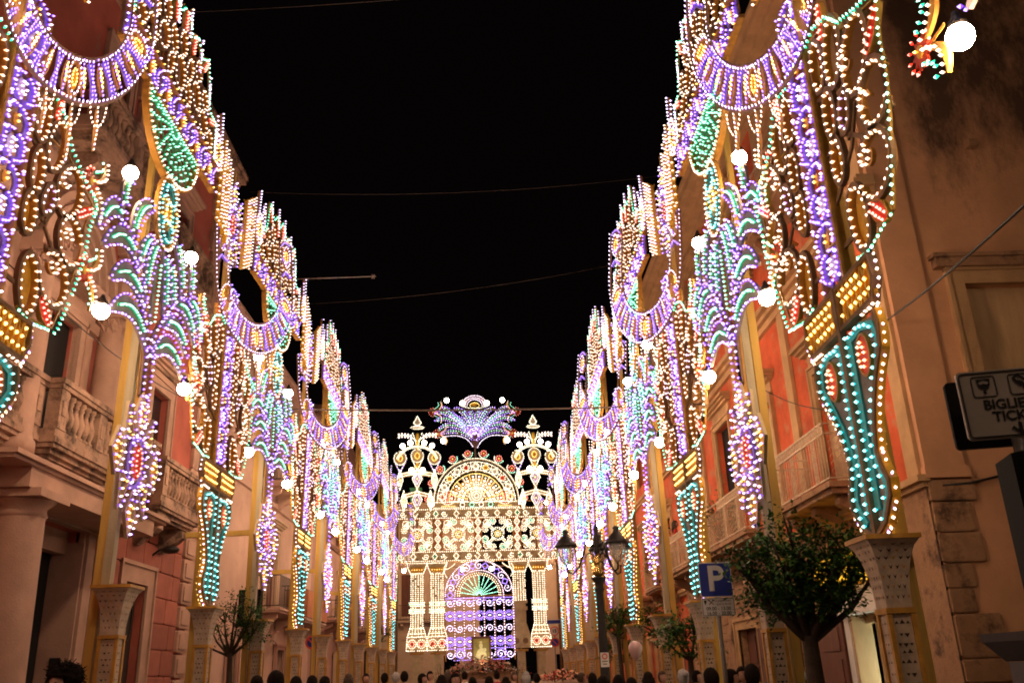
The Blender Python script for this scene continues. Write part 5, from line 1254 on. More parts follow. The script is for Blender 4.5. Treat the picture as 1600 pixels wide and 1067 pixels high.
# ------------------------------------------------------------------ trees
def tree(c, trunk_h, clusters, leaf, n, mats, label, lsz=.07, tr=.09, rng=None, limbs=True):
    o = empty('street_tree', c); tag(o, label, 'tree'); rng = rng or random.Random(5)
    t = MB(); top = Vector((rng.uniform(-.05, .05), 0, trunk_h)); t.tube([(0, 0, -.1), (.02, .01, trunk_h*.5), tuple(top)], lambda q: tr*(1.25-.45*q), 9)
    ends = []
    for (x, y, z, r) in clusters:
        e = Vector((x, y, z)); m = (top+e)/2+Vector((x*.12, y*.12, -.05)); t.tube([tuple(top-Vector((0, 0, .08))), tuple(m), tuple(e)], lambda q: tr*.5*(1-.75*q), 6)
        for k in range(3):
            d = Vector((rng.uniform(-1, 1), rng.uniform(-1, 1), rng.uniform(-.2, 1)))*r*.8; t.tube([tuple(m.lerp(e, .5)), tuple(e+d)], lambda q: tr*.16*(1-.6*q)+.003, 4)
    t.build('trunk', M_bark, o)
    l = MB()
    for (x, y, z, r) in clusters:
        k = int(n*r*r)
        tw = [Vector((x, y, z))+Vector((rng.gauss(0, 1), rng.gauss(0, 1), rng.gauss(0, .75)))*r*.48 for _ in range(max(3, k//14))]
        for p0 in tw:
            dr = Vector((rng.uniform(-1, 1), rng.uniform(-1, 1), rng.uniform(-.3, .7))).normalized()
            for j in range(14):
                p = p0+dr*(j*.022)+Vector((rng.gauss(0, .03), rng.gauss(0, .03), rng.gauss(0, .03)))
                d = (dr+Vector((rng.uniform(-1, 1), rng.uniform(-1, 1), rng.uniform(-1, .4)))).normalized()*lsz*rng.uniform(.7, 1.3); s = d.cross(Vector((rng.uniform(-.4, .4), rng.uniform(-.4, .4), 1))).normalized()*lsz*.28
                l.mat(0 if rng.random() < .62 else 1); q = l.pts([tuple(p), tuple(p+d*.45+s), tuple(p+d), tuple(p+d*.45-s)]); l.face((q, q+1, q+2, q+3))
    l.build('crown', mats, o, kind='stuff'); return o
tx = at(1262, 985, Y=11.6)
tree((tx.x, 11.6, -.08), 2.05, [(-.5, .1, 2.68, .32), (.8, .0, 3.0, .3), (-.25, -.2, 2.95, .42), (.15, .2, 3.05, .42), (.45, -.1, 2.95, .4), (.7, .15, 2.75, .34), (.1, -.1, 2.6, .42), (-.3, .2, 2.45, .32), (.35, .1, 2.52, .3), (-.6, 0, 2.9, .2), (.55, 0, 3.2, .26), (-.05, .3, 2.44, .22), (-.38, 0, 2.44, .24), (-.75, .1, 3.0, .12), (.0, .1, 3.45, .14), (.9, -.1, 2.75, .14), (.95, 0, 3.15, .12), (-.42, .1, 3.25, .14), (.15, -.2, 2.42, .24), (.55, .1, 2.5, .24)], 1, 6300, [M_leafd, M_leafl], 'dark bushy street tree in front of the lit shop', .075, .115, random.Random(5))
tx = at(362, 1010, Y=20.5)
tree((tx.x, 20.5, -.05), 2.35, [(-.5, 0, 2.9, .2), (-.25, .1, 3.2, .26), (.05, -.1, 3.4, .26), (.3, 0, 3.1, .34), (.5, .1, 2.85, .28), (.15, .1, 2.8, .28), (-.15, 0, 2.75, .22), (.45, -.05, 3.3, .24), (-.62, 0, 2.6, .16), (-.35, 0, 2.95, .3), (.1, 0, 3.05, .36), (.38, 0, 2.65, .3)], 1, 3300, [M_leafd, M_leafl], 'small pruned tree with upright twigs beside the black loudspeaker', .06, .07, random.Random(8))
for px, py, Y, lb in ((1035, 965, 23.5, 'low sparse tree on the right pavement beside a white column'), (965, 965, 29, 'small green tree right of the lamp post'), (968, 1010, 33, 'dark low tree behind the white balloon'), (592, 985, 47, 'green tree among the far left columns'), (1072, 985, 18.5, 'dark tree trunk and crown behind the parking sign')):
    c = at(px, py, Y=Y); s = .8; h = max(1.6, c.z-.4)
    tree((c.x, Y, -.08), h, [(rx*s, ry*s, h+rz*s, .34*s) for rx, ry, rz in ((-.45, 0, .3), (0, .2, .6), (.45, 0, .35), (0, -.2, .15), (.25, .1, .75), (-.3, .1, .6))], 1, 4200, [M_leafd, M_leafl], lb, .085, .07, random.Random(px))

# ------------------------------------------------------------------ street lamp with lanterns
c = at(942, 1000, Y=18); lx, ly = c.x, 18
SL = empty('street_lamp', (lx, ly, -.15)); tag(SL, 'black cast iron street lamp with curved arms and glass lanterns', 'street lamp')
b = MB(); b.lathe([(.2, 0), (.2, .1), (.16, .2), (.13, .9), (.15, .95), (.10, 1.1), (.085, 2.2), (.075, 3.2), (.075, 3.25), (.10, 3.3), (.085, 3.34), (.09, 3.42), (.14, 3.5), (.15, 3.53), (.05, 3.54)], seg=14).build('post', M_iron, SL)
b = MB(); b.lathe([(.05, 3.53), (.11, 3.6), (.12, 3.64), (.06, 3.7), (.08, 3.78), (.1, 3.84), (.06, 3.92), (.045, 3.98)], seg=12); b.build('gilded_knob', pmat('brass_gilt', (.8, .5, .15), .15, 8, .25, 0, metal=.9), SL)
b = MB(); b.lathe([(.045, 3.97), (.06, 4.05), (.05, 4.15), (.07, 4.25), (.04, 4.4), (.05, 4.46), (.015, 4.6)], seg=10).build('finial', M_iron, SL)
M_lant, N_, L_ = nodes('lantern_glass'); N_.remove(N_['Principled BSDF']); m1 = N_.new('ShaderNodeMixShader'); t1 = N_.new('ShaderNodeBsdfTransparent'); d1 = N_.new('ShaderNodeBsdfDiffuse'); d1.inputs[0].default_value = (.8, .76, .72, 1)
m1.inputs[0].default_value = .3; L_.new(t1.outputs[0], m1.inputs[1]); L_.new(d1.outputs[0], m1.inputs[2]); L_.new(m1.outputs[0], N_['Material Output'].inputs[0]); M_lit = emat('lantern_bulb', (1, .85, .7), 6)
for k, (dx, dy) in enumerate(((-.62, -.12), (.34, -.46), (.12, .6), (.5, .28))):
    a = empty('lantern_arm', (0, 0, 0), parent=SL); d = Vector((dx, dy, 0)); 
    pts = [Vector((0, 0, 4.12))+d*.08, Vector((0, 0, 4.2))+d*.35, Vector((0, 0, 3.98))+d*.45, Vector((0, 0, 3.72))+d*.62, Vector((0, 0, 3.6))+d*.82, Vector((0, 0, 3.64))+d*.97, Vector((0, 0, 3.78))+d]
    bpy.data.objects.remove(a)
    a = MB().tube([tuple(p) for p in pts], .02, 6).build('lantern_arm', M_iron, SL)
    s1 = [Vector((0, 0, 3.9))+d*.25+Vector((0, 0, .1*sin(t)))+d*(.13*cos(t)) for t in [i*.6 for i in range(9)]]
    MB().tube([tuple(p) for p in s1], .012, 5).build('scroll', M_iron, a)
    L = MB(); z = 3.78
    L.lathe([(.05, z), (.1, z+.05), (.15, z+.16), (.175, z+.34)], dx, dy, 0, 12); g = L.build('lantern', M_lant, SL)
    L = MB(); L.lathe([(.22, z+.33), (.225, z+.36), (.18, z+.42), (.12, z+.5), (.07, z+.54), (.05, z+.6), (.07, z+.63), (.02, z+.68)], dx, dy, 0, 14)
    link('cap', L.mesh('cap', M_iron), g)
    L = MB()
    for i in range(4):
        t = 2*pi*i/4+.4; L.tube([(dx+.055*cos(t), dy+.055*sin(t), z-.01), (dx+.16*cos(t), dy+.16*sin(t), z+.16), (dx+.185*cos(t), dy+.185*sin(t), z+.34)], .011, 5)
    link('rib', L.mesh('rib', M_ironw), g)
b = MB(); b.box(lx-.08, lx+.08, ly-.115, ly-.105, 1.72, 1.98); nt = b.build('parking_notice', M_white, None); tag(nt, 'small white no parking notice on the street lamp post', 'sign')
b = MB(lambda u, v, n: (lx+u, ly-.118-n, v)); b.ribbon(ell(0, 1.91, .045, .045, 16), .02, -.002, .002, True); b.mat(1).box(-.055, .055, 1.815, 1.83, -.002, .002).box(-.04, .04, 1.765, 1.78, -.002, .002)
link('emblem', b.mesh('emblem', [M_red, M_hole]), nt)

# ------------------------------------------------------------------ signs
M_sblue = pmat('sign_blue', (.02, .035, .26), .1, 3, .5, 0); M_swhite = pmat('sign_white', (.62, .58, .55), .08, 3, .5, 0); M_sgrey = pmat('sign_grey', (.46, .40, .37), .1, 3, .55, 0); M_black = pmat('sign_black', (.012, .011, .011), .1, 3, .8, 0, spec=.08)
M_steel = pmat('pole_steel', (.14, .12, .11), .2, 6, .5, .1, metal=.5); M_letter = pmat('letter_black', (.018, .016, .016), .1, 3, .6, 0)
def text(body, size, loc, parent, mat, bold=0, align='CENTER', name='lettering', sx=1):
    cu = bpy.data.curves.new(name, 'FONT'); cu.body = body; cu.size = size; cu.align_x = align; cu.align_y = 'CENTER'; cu.offset = bold; cu.extrude = .0004; cu.materials.append(mat)
    t = bpy.data.objects.new(name, cu); COL.objects.link(t); me = bpy.data.meshes.new_from_object(t.evaluated_get(bpy.context.evaluated_depsgraph_get())); bpy.data.objects.remove(t)
    o = link(name, me, parent); o.location = (loc[0], min(loc[1], -.0036)*.45, loc[2]); o.rotation_euler = (pi/2, 0, 0); o.scale = (sx, 1, 1); return o
def rrect(w, h, r, n=5):
    out = []
    for cx, cy, a in ((w/2-r, h/2-r, 0), (-w/2+r, h/2-r, 90), (-w/2+r, -h/2+r, 180), (w/2-r, -h/2+r, 270)):
        out += [(cx+r*cos(radians(a+90*i/n)), cy+r*sin(radians(a+90*i/n))) for i in range(n+1)]
    return out
fm = lambda u, v, n: (u, -n, v)
PY = 12.0
c = at(1118, 905, Y=PY); c2 = at(1123, 945, Y=PY)
PS = empty('parking_sign', (c.x, PY, -.15)); tag(PS, 'blue parking sign with white P and opening hours plate on a pole', 'sign'); zc = c.z+.15
PS.rotation_euler = (0, 0, radians(3))
MB().tube([(0, .04, 0), (0, .04, zc+.18)], .03, 8).build('pole', M_steel, PS)
b = MB(fm); b.prism(rrect(.44, .44, .03), -.01, .0); b.mat(1).prism(rrect(.42, .42, .025), .0003, .0009)
o = b.build('blue_panel', [M_swhite, M_sblue], PS); o.location = (0, 0, zc)
text('P', .44, (.0, -.0045, .0), o, M_swhite, .012)
b = MB(fm); b.prism(rrect(.44, .23, .02), -.01, .0); b.mat(1).ribbon(rrect(.42, .21, .015), .006, .0005, .003, True)
o = b.build('hours_plate', [M_swhite, M_letter], PS); o.location = (0, 0, zc-.345)
text('09.00 - 13.00', .062, (.0, -.0036, -.022), o, M_letter, .001); text('16.00 - 20.00', .062, (.0, -.0036, -.08), o, M_letter, .001)
text('a pagamento', .04, (.07, -.003, .078), o, M_letter); text('i giorni feriali', .04, (.07, -.003, .036), o, M_letter)
b = MB(fm)
for s in (-1, 1): b.ribbon([(-.09-.03*s, .03), (-.09+.03*s, .085)], .009, .001, .0025+.0006*s); b.ribbon([(-.09+.03*s-.015, .09), (-.09+.03*s+.015, .078)], .014, .001, .0026+.0006*s)
b.prism([(-.19, .085), (-.15, .085), (-.158, .05), (-.165, .04), (-.165, .028), (-.175, .028), (-.175, .04), (-.182, .05)], .001, .003)
link('emblem', b.mesh('emblem', M_letter), o)
# ticket sign
TY = 4.0
c = at(1586, 628, Y=TY); TS = empty('ticket_sign', (c.x, TY, -.15), radians(-13)); tag(TS, 'grey ticket sign with meter symbol and down arrow cut by the right picture edge', 'sign'); zc = c.z+.15
MB().tube([(0, .06, 0), (0, .06, zc+.1)], .035, 8).build('pole', M_steel, TS)
w, h = .47, .335
b = MB(fm); b.prism(rrect(w, h, .02), -.02, .0); b.mat(1).ribbon(rrect(w-.022, h-.022, .016), .005, .0005, .003, True); o = b.build('panel', [M_sgrey, M_letter], TS); o.location = (0, 0, zc)
b = MB(fm); b.prism(rrect(w, h, .02), -.12, -.09); q = b.build('back_panel', M_black, TS); q.location = (-.035, 0, zc-.02)
text('BIGLIETTI', .066, (.0, -.0036, -.005), o, M_letter, .0015); text('TICKET', .066, (.0, -.0036, -.064), o, M_letter, .0015)
b = MB(fm)
b.ribbon(rrect(.105, .1, .012), .0035, .0006, .0026, True)
pic = [(-.031, .038), (.031, .038), (.027, .005), (.018, -.012), (-.018, -.012), (-.027, .005)]; b.prism(pic, .0006, .0026); b.box(-.006, .006, -.036, -.02, .0006, .0026)
b.mat(1).prism(ell(0, .012, .024, .016, 9, 20, 160)+[(-.016, .01), (0, .014), (.016, .01)], .0028, .0036)
for i in range(5): b.mat(0).box(-.017+.008*i, -.0145+.008*i, .021, .027, .0037, .0042)
link('meter_symbol', b.mesh('meter_symbol', [M_letter, M_sgrey]), o, (-.12, 0, .088))
b = MB(fm); b.ribbon(rrect(.105, .1, .012), .0035, .0006, .0026, True)
b.ribbon([(-.03, .03), (-.01, .045), (.02, .02)], .012, .0006, .0026); b.ribbon([(-.03, .03), (-.015, .005), (.0, -.01)], .012, .0007, .0027); b.prism(ell(.015, -.015, .012, .016, 10), .0006, .0026)
for k in range(3): b.ribbon([(-.012+.008*k, .02-.004*k), (.0+.008*k, .0-.004*k)], .005, .0006, .0024)
link('coin_symbol', b.mesh('coin_symbol', M_letter), o, (.045, 0, .088))
b = MB(fm); b.ribbon([(0, -.095), (0, -.15)], .014, .0006, .0026); b.ribbon([(-.035, -.118), (0, -.152), (.035, -.118)], .014, .0007, .0027); link('arrow', b.mesh('arrow', M_letter), o)
c = at(1567, 708, Y=TY-.1); d = at(1600, 708, Y=TY-.1)
TM = empty('ticket_machine', (c.x+.23, TY-.02, -.15), radians(-13)); tag(TM, 'dark parking ticket machine below the ticket sign', 'ticket machine'); H = c.z+.15
b = MB(); b.box(-.17, .17, -.12, .12, 0, H-.06); b.prism_b([(-.17, H-.059), (.17, H-.059), (.17, H+.05), (-.17, H)], -.12, .12); b.build('cabinet', M_black, TM)
MB().box(-.10, .12, -.128, -.1205, H-.5, H-.12).build('front_plate', pmat('machine_plate', (.035, .03, .03), .1, 3, .4, 0), TM)
b = MB()
for i in range(3): b.box(-.05+.024*i, -.034+.024*i, -.1305, -.1285, H-.075+.004*i, H-.06+.004*i)
b.build('display', emat('display_yellow', (1, .75, .2), 1.4), TM)
c = at(1562, 988, Y=TY); BX = empty('grey_bollard_box', (c.x+.2, TY, -.15)); tag(BX, 'grey street cabinet with a sloping lid at the lower right corner', 'cabinet'); H = c.z+.15
M_cab = pmat('cabinet_grey', (.085, .075, .08), .12, 4, .5, .1)
MB().box(-.11, .3, -.14, .14, 0, H-.12).build('body', M_cab, BX)
MB().prism_b([(-.1, H-.118), (.3, H-.118), (.3, H), (-.2, H), (-.19, H-.035)], -.18, .18).build('lid', M_cab, BX)
# small round signs
def round_sign(px, py, Y, r, label, wallx=None, text_=None):
    c = at(px, py, Y=Y); s = empty('no_parking_sign' if not text_ else 'speed_sign', (c.x, Y, -.15)); tag(s, label, 'sign'); z = c.z+.15
    MB().tube([(0, .05, 0), (0, .05, z+r*2.6)], .03, 6).build('pole', M_steel, s)
    b = MB(fm); b.prism(ell(0, z, r, r, 20), -.01, .0); b.mat(1).ribbon(ell(0, z, r*.86, r*.86, 20), r*.26, .0005, .004, True)
    if not text_: b.ribbon([(-.6*r, z+.6*r), (.6*r, z-.6*r)], r*.2, .0006, .0045)
    b.build('disc', [M_sblue if not text_ else M_swhite, M_red], s)
    if text_: text(text_, r*1.1, (0, -.004, z), s, M_letter, .004)
    return s, z
round_sign(487, 1003, 36, .25, 'round red ringed no parking sign on the left pavement')
s, z = round_sign(867, 1003, 54, .27, 'round blue no parking sign at the right end of the arch')
b = MB(fm); b.prism(ell(0, z+.62, .27, .27, 20), -.01, .0); b.mat(1).ribbon(ell(0, z+.62, .235, .235, 20), .06, .0005, .004, True); b.build('speed_disc', [M_swhite, M_red], s); text('15', .26, (0, -.005, z+.62), s, M_letter, .01)
b = MB(fm); b.box(-.42, .42, z+1.0, z+1.26, -.01, .0); b.mat(1).box(-.39, .39, z+1.03, z+1.23, .0005, .003); b.build('street_plate', [M_swhite, M_sblue], s)
# loudspeaker on its stand
c = at(393, 950, Y=22.6); SP = empty('loudspeaker', (c.x, 22.6, -.1)); tag(SP, 'tall black loudspeaker on a stand beside the pruned tree', 'loudspeaker'); z = c.z+.1
MB().prism([(-.26, -.25), (.26, -.25), (.2, .25), (-.2, .25)], z-.42, z+.42).build('cabinet', M_black, SP); MB().box(-.22, .22, -.258, -.2505, z-.38, z+.38).build('grille', pmat('grille_black', (.02, .02, .022), .3, 40, .8, .4, 120), SP)
b = MB(); b.tube([(0, 0, .5), (0, 0, z-.42)], .025, 8)
for k in range(3): t = 2*pi*k/3; b.tube([(0, 0, .9), (.5*cos(t), .5*sin(t), .02)], .015, 6)
b.build('stand', M_iron, SP)
# balloon
c = at(993, 1017, Y=16); BL = empty('balloon', tuple(c)); tag(BL, 'pale pink balloon floating above the crowd on the right', 'balloon')
b = MB(); b.lathe([(.012, -.155), (.02, -.14), (.045, -.12), (.085, -.06), (.115, .02), (.12, .06), (.11, .1), (.08, .14), (.03, .165), (.003, .168)], seg=18).build('skin', pmat('balloon_skin', (.62, .40, .38), .05, 3, .35, 0), BL)
MB().tube([(0, 0, -.155), (.02, .01, -.4), (0, 0, -.75)], .003, 4).build('string', M_swhite, BL)
# cables across the street
def cable(a, bb, sag, r, label, m=M_wire, n=14, name='street_cable', end=None):
    a, bb = Vector(a), Vector(bb); pts = [tuple(a.lerp(bb, i/n)-Vector((0, 0, sag*4*(i/n)*(1-i/n)))) for i in range(n+1)]
    b = MB(); b.tube(pts, r, 5)
    if end:
        for k in range(6): t = pi*k/3; b.tube([pts[-1], tuple(Vector(pts[-1])+Vector((.08*cos(t), 0, .08*sin(t))))], r, 4)
    o = b.build(name, m); tag(o, label, 'cable' if not end else 'rod'); return o
M_cab2 = pmat('cable_grey', (.16, .12, .10), .1, 4, .7, 0)
p, q = at(380, 637, Y=24), at(1000, 632, Y=24)
cable(p+(p-q)*.06, q+(q-p)*.16, .12, .024, 'thick cable strung across the street in front of the arch top', M_cab2)
cable(at(300, 22, Y=18)+Vector((-1.5, 0, 0)), at(680, 0, Y=18)+Vector((2, 0, .3)), .1, .006, 'thin wire crossing the black sky at the top', M_cab2)
cable(at(390, 300, Y=27), at(1030, 275, Y=27), .35, .006, 'thin wire crossing the middle of the black sky with a small clamp', M_cab2)
cable(at(480, 475, Y=34), at(975, 410, Y=34), .3, .008, 'faint wire crossing the lower sky between the tower tops', M_cab2)
M_rod = pmat('rod_metal', (.6, .5, .45), .1, 4, .4, 0, metal=.3)
cable(at(440, 437, Y=25), at(583, 432, Y=25), 0, .012, 'thin metal rod with a star end reaching over the street from a left tower', M_rod, 3, 'metal_rod', True)
cable(at(520, 597, Y=38), at(542, 598, Y=38), 0, .02, 'short metal rod with a star end at a farther left tower', M_rod, 3, 'metal_rod', True)
cable(at(1386, 500, Y=13.1), at(1650, 275, Y=6.0), .05, .016, 'black cable slanting from the building corner to the upper right edge', M_wire)
cable(at(1290, 640, X=5.9), at(1199, 690, X=5.9)+Vector((0, 0, 1.2)), .1, .01, 'loose wire sagging above the orange palace balcony', M_wire)
cable(at(0, 400, X=-5.6), at(330, 640, X=-6.4), .25, .008, 'thin wire sagging along the red palace facade', M_wire)
cable(at(60, 190, X=-5.4), at(320, 470, X=-5.5), .12, .010, 'yellow tie wire running behind the crescent garland on the left row', M_gold)
for k, (a, c2) in enumerate((((1185, 290), (1252, 150)), ((1200, 270), (1260, 200)), ((1165, 345), (1245, 382)))):
    cable(at(*a, X=4.3), at(*c2, X=6.4), 0, .018 if k < 2 else .04, ('yellow stay rod from the right palm tower to the orange wall, upper', 'yellow stay rod from the right palm tower to the orange wall, lower', 'thick yellow tie beam from the right palm tower to the orange wall')[k], M_post, 2, 'stay_rod')
# ------------------------------------------------------------------ people
M_skin = pmat('skin', (.42, .22, .15), .08, 6, .6, .05, spec=.4); M_hair = pmat('hair_black', (.014, .009, .007), .4, 30, .85, .5, 90, spec=.06); M_hairb = pmat('hair_brown', (.05, .026, .014), .4, 30, .6, .5, 90); M_hairg = pmat('hair_grey', (.35, .32, .3), .3, 30, .6, .5, 90)
M_eye = pmat('eye_white', (.7, .66, .62), .02, 3, .3, 0); M_lip = pmat('lips', (.32, .11, .09), .05, 3, .5, 0); M_shoe = pmat('shoe', (.02, .018, .016), .1, 5, .5, 0); M_jean = pmat('trousers', (.03, .035, .06), .2, 8, .8, .1)
CL = {n: pmat('shirt_'+n, c, .15, 8, .85, .15, 60) for n, c in (('black', (.02, .018, .018)), ('white', (.62, .58, .56)), ('blue', (.03, .07, .16)), ('red', (.38, .03, .025)), ('grey', (.16, .14, .13)), ('brown', (.14, .07, .04)), ('pale', (.45, .36, .32)), ('stripe', (.50, .44, .56)))}
def skin_body(pose):
    V = []; E = []; Rr = []
    def v(p, r, par=None):
        V.append(p); Rr.append(r)
        if par is not None: E.append((par, len(V)-1))
        return len(V)-1
    bend = pose == 'bend'
    def T(p):
        if not bend or p[2] < .95: return p
        a = radians(62); y, z = p[1], p[2]-.95; return (p[0], y*cos(a)-z*sin(a), .95+y*sin(a)+z*cos(a))
    f = pose == 'woman'; sw = .155 if f else .185
    pel = v((0, 0, .95), (.135 if f else .14)); ab = v(T((0, .0, 1.12)), .115 if f else .135, pel); ch = v(T((0, .0, 1.32)), .135 if f else .155, ab); nk = v(T((0, .012, 1.475)), .058, ch); v(T((0, .0, 1.57)), .055, nk)
    for s in (-1, 1):
        sh = v(T((s*sw, .01, 1.40)), .065, ch); el = v(T((s*(sw+.06), .03, 1.12)), .043, sh); wr = v(T((s*(sw+.05), -.06, .89)), .030, el); pa = v(T((s*(sw+.045), -.085, .82)), .034, wr)
        for k, (dx, l) in enumerate(((-.026, .062), (-.009, .072), (.009, .068), (.026, .052))):
            a = v(T((s*(sw+.045)+dx*.3, -.09+dx, .785)), .010, pa); b_ = v(T((s*(sw+.042)+dx*.3, -.095+dx, .785-l*.6)), .009, a); v(T((s*(sw+.03)+dx*.3, -.1+dx, .785-l)), .007, b_)
        a = v(T((s*(sw+.02), -.125, .80)), .011, pa); v(T((s*(sw+.01), -.14, .765)), .009, a)
        hp = v((s*.095, 0, .86), .105 if f else .1, pel); kn = v((s*.105, -.015, .48), .062, hp); an = v((s*.11, .02, .1), .042, kn); v((s*.115, -.13, .045), .04, an)
    me = bpy.data.meshes.new('body'); me.from_pydata([Vector(p) for p in V], E, []); o = bpy.data.objects.new('body_tmp', me); COL.objects.link(o)
    m = o.modifiers.new('s', 'SKIN'); s = o.modifiers.new('u', 'SUBSURF'); s.levels = 1; s.render_levels = 1
    for i, r in enumerate(Rr): d = me.skin_vertices[0].data[i]; d.radius = (r, r*(.72 if i in (pel, ab, ch) else 1)); d.use_root = i == pel
    dg = bpy.context.evaluated_depsgraph_get(); ev = o.evaluated_get(dg); nm = bpy.data.meshes.new_from_object(ev); bpy.data.objects.remove(o)
    vs = [tuple(x.co) for x in nm.vertices]; fs = [tuple(p.vertices) for p in nm.polygons]; mi = []
    for p in nm.polygons:
        c = p.center; y, z = c.y, c.z
        if bend and c.z > .9: z = 1.2 if c.y > -.45 else (1.5 if abs(c.x) < .08 else 1.2)
        if z > 1.465 and abs(c.x) < .1: k = 0
        elif abs(c.x) > sw-.005 and z < 1.16 and z > .7: k = 0
        elif z < .085: k = 3
        elif z < .96: k = 2
        else: k = 1
        mi.append(k)
    B = MB(); B.v = vs; B.f = fs; B.m = mi; B.smooth = set(range(len(fs)))
    # head joined on the neck
    hc = Vector((0, -.01, 1.635)); h0 = len(B.v)
    B.mat(0); B.sphere(tuple(hc), .115, 18, 14, (.66, .82, 1.0))
    for i in range(h0, len(B.v)):
        x, y, z = B.v[i]; dz = z-hc.z
        if dz < 0: x *= 1+dz*1.9*(.9 if y < 0 else .4); y = y-.006 if y < -.03 else y
        B.v[i] = (x, y, z)
    B.sphere((0, -.108, 1.622), .017, 8, 6, (.75, 1.1, 1.1)); B.sphere((0, -.099, 1.645), .012, 6, 5, (.7, .9, 2))
    for s in (-1, 1): B.sphere((s*.077, .0, 1.635), .022, 8, 6, (.35, .7, 1.25))
    for s in (-1, 1):
        B.mat(4).sphere((s*.030, -.088, 1.648), .0135, 8, 6, (1, .6, .7)); B.mat(5).sphere((s*.030, -.0955, 1.648), .0065, 6, 5, (1, .5, 1)); B.mat(5).sphere((s*.031, -.093, 1.668), .017, 6, 4, (1.1, .35, .22))
    B.mat(6).sphere((0, -.094, 1.585), .02, 8, 5, (1.1, .5, .32))
    if bend:
        for i in range(h0, len(B.v)): B.v[i] = T(B.v[i])
    me = B.mesh('body_'+pose, [M_skin, CL['black'], M_jean, M_shoe, M_eye, M_hair, M_lip]); bpy.data.meshes.remove(nm); return me
BODY = {p: skin_body(p) for p in ('man', 'woman', 'bend')}
def hair_mesh(kind):
    B = MB(); hc = (0, .004, 1.645)
    if kind == 'afro':
        B.sphere((0, .012, 1.685), .118, 40, 28, (1.14, 1.0, 1.0)); rng = random.Random(4)
        for i, (x, y, z) in enumerate(B.v):
            d = Vector((x, y-.012, z-1.685)); k = 1+.16*mnoise.noise(Vector((x, y, z))*28)+.10*mnoise.noise(Vector((x, y, z))*70)+rng.uniform(-.03, .05)
            p = Vector((0, .012, 1.685))+d*k
            if p.z < 1.70 and p.y < -.03: p.y = max(p.y, -.05); p.x *= 1.0
            if p.z < 1.60: p.z = 1.60
            B.v[i] = tuple(p)
        for i in range(500):
            d = Vector((rng.gauss(0, 1), rng.gauss(0, 1), rng.gauss(.35, .8))).normalized()
            if d.y < -.2 and d.z < .45: continue
            p = Vector((0, .012, 1.685))+Vector((d.x*.13, d.y*.115, d.z*.115)); t1 = Vector((rng.uniform(-1, 1), rng.uniform(-1, 1), rng.uniform(-1, 1))); B.tube([tuple(p), tuple(p+d*.02+t1*.008), tuple(p+d*.022+t1*.022)], .0035, 3, False)
    else:
        B.sphere(hc, .122, 22, 16, (.72, .86, 1.0)); lo = 1.53 if kind == 'short' else 1.50
        for i, (x, y, z) in enumerate(B.v):
            k = 1+.05*mnoise.noise(Vector((x, y, z))*40+Vector((3, 0, 0))); p = Vector((x*k, y*k, 1.645+(z-1.645)*k))
            if p.y < -.035 and p.z < 1.69: p.y = -.03; p.x *= 1.02; p.z = max(p.z, 1.60)
            p.z = max(p.z, lo); B.v[i] = tuple(p)
        if kind == 'long':
            for k in range(13):
                t = radians(-10+200*k/12); x, y = .088*cos(t), .02+.085*sin(t); B.tube([(x*.9, y*.9, 1.66), (x*1.08, y*1.05, 1.56), (x*1.15, y*1.08, 1.44), (x*.95, y*1.0, 1.36)], lambda q: .026-.012*q, 6)
        if kind == 'bun': B.sphere((0, .13, 1.69), .05, 10, 8)
    return B
HAIR = {k: hair_mesh(k).mesh('hair_'+k, M_hair) for k in ('afro', 'short', 'long', 'bun')}
def person(px, py, Y, face, label, pose='man', hair='short', shirt='black', hm=None, z0=None, X=None):
    """py: top of the head; face: 0 looks at the camera, 180 away"""
    c = at(px, py, Y=Y) if X is None else Vector((X, at(px, py, X=X).y, 0))
    top = {'afro': 1.80, 'short': 1.765, 'long': 1.765, 'bun': 1.77}[hair]; base = (-.03 if c.x < -4.3 or c.x > 3.1 else -.15) if z0 is None else z0
    k = 1.0 if z0 is not None else max(.86, min(1.12, (c.z-base)/top))
    if pose == 'bend': k = 1.0
    p = empty('person', (c.x, c.y, base), radians(face)); p.scale = (k, k, k); tag(p, label, 'person')
    b = link('body', BODY[pose], p)
    for i, m in ((1, CL[shirt]),): b.material_slots[i].link = 'OBJECT'; b.material_slots[i].material = m
    h = link('hair', HAIR[hair], p)
    if hm: h.material_slots[0].link = 'OBJECT'; h.material_slots[0].material = hm
    if pose == 'bend': a = radians(62); h.location = (0, .95*sin(a), .95-.95*cos(a)); h.rotation_euler = (a, 0, 0)
    return p
person(102, 1028, 8.0, -22, 'person with a big dark afro facing the camera at the lower left', 'man', 'afro', 'grey')
person(432, 1046, 11, 165, 'person with round dark hair seen from behind left of the low dark heads', 'man', 'short', 'black')
person(463, 1055, 15, 175, 'person in dark clothes standing beside the round dark head', 'woman', 'long', 'black')
person(488, 1054, 16, 190, 'person with short hair behind the pair at the left columns', 'man', 'short', 'brown')
person(508, 1055, 17, 160, 'person seen from behind near the far left columns', 'man', 'short', 'black')
person(601, 1050, 24, 195, 'person in a pale shirt walking before the far left columns', 'man', 'short', 'pale')
person(619, 1049, 25, 150, 'grey haired person in a dark top near the arched doorway', 'man', 'short', 'grey', M_hairg)
person(632, 1047, 23, 170, 'person in a light shirt with dark hair near the left arch pillars', 'man', 'short', 'white')
person(660, 1051, 22, 70, 'person in black looking sideways below the left arch pillar', 'man', 'short', 'black')
person(690, 1053, 19, 180, 'person with broad dark hair before the altar flowers, left', 'woman', 'long', 'black')
person(711, 1050, 17, 20, 'dark haired person turning to the camera before the altar', 'woman', 'long', 'red')
person(738, 1056, 20, 185, 'person in front of the framed picture seen from behind', 'woman', 'bun', 'brown')
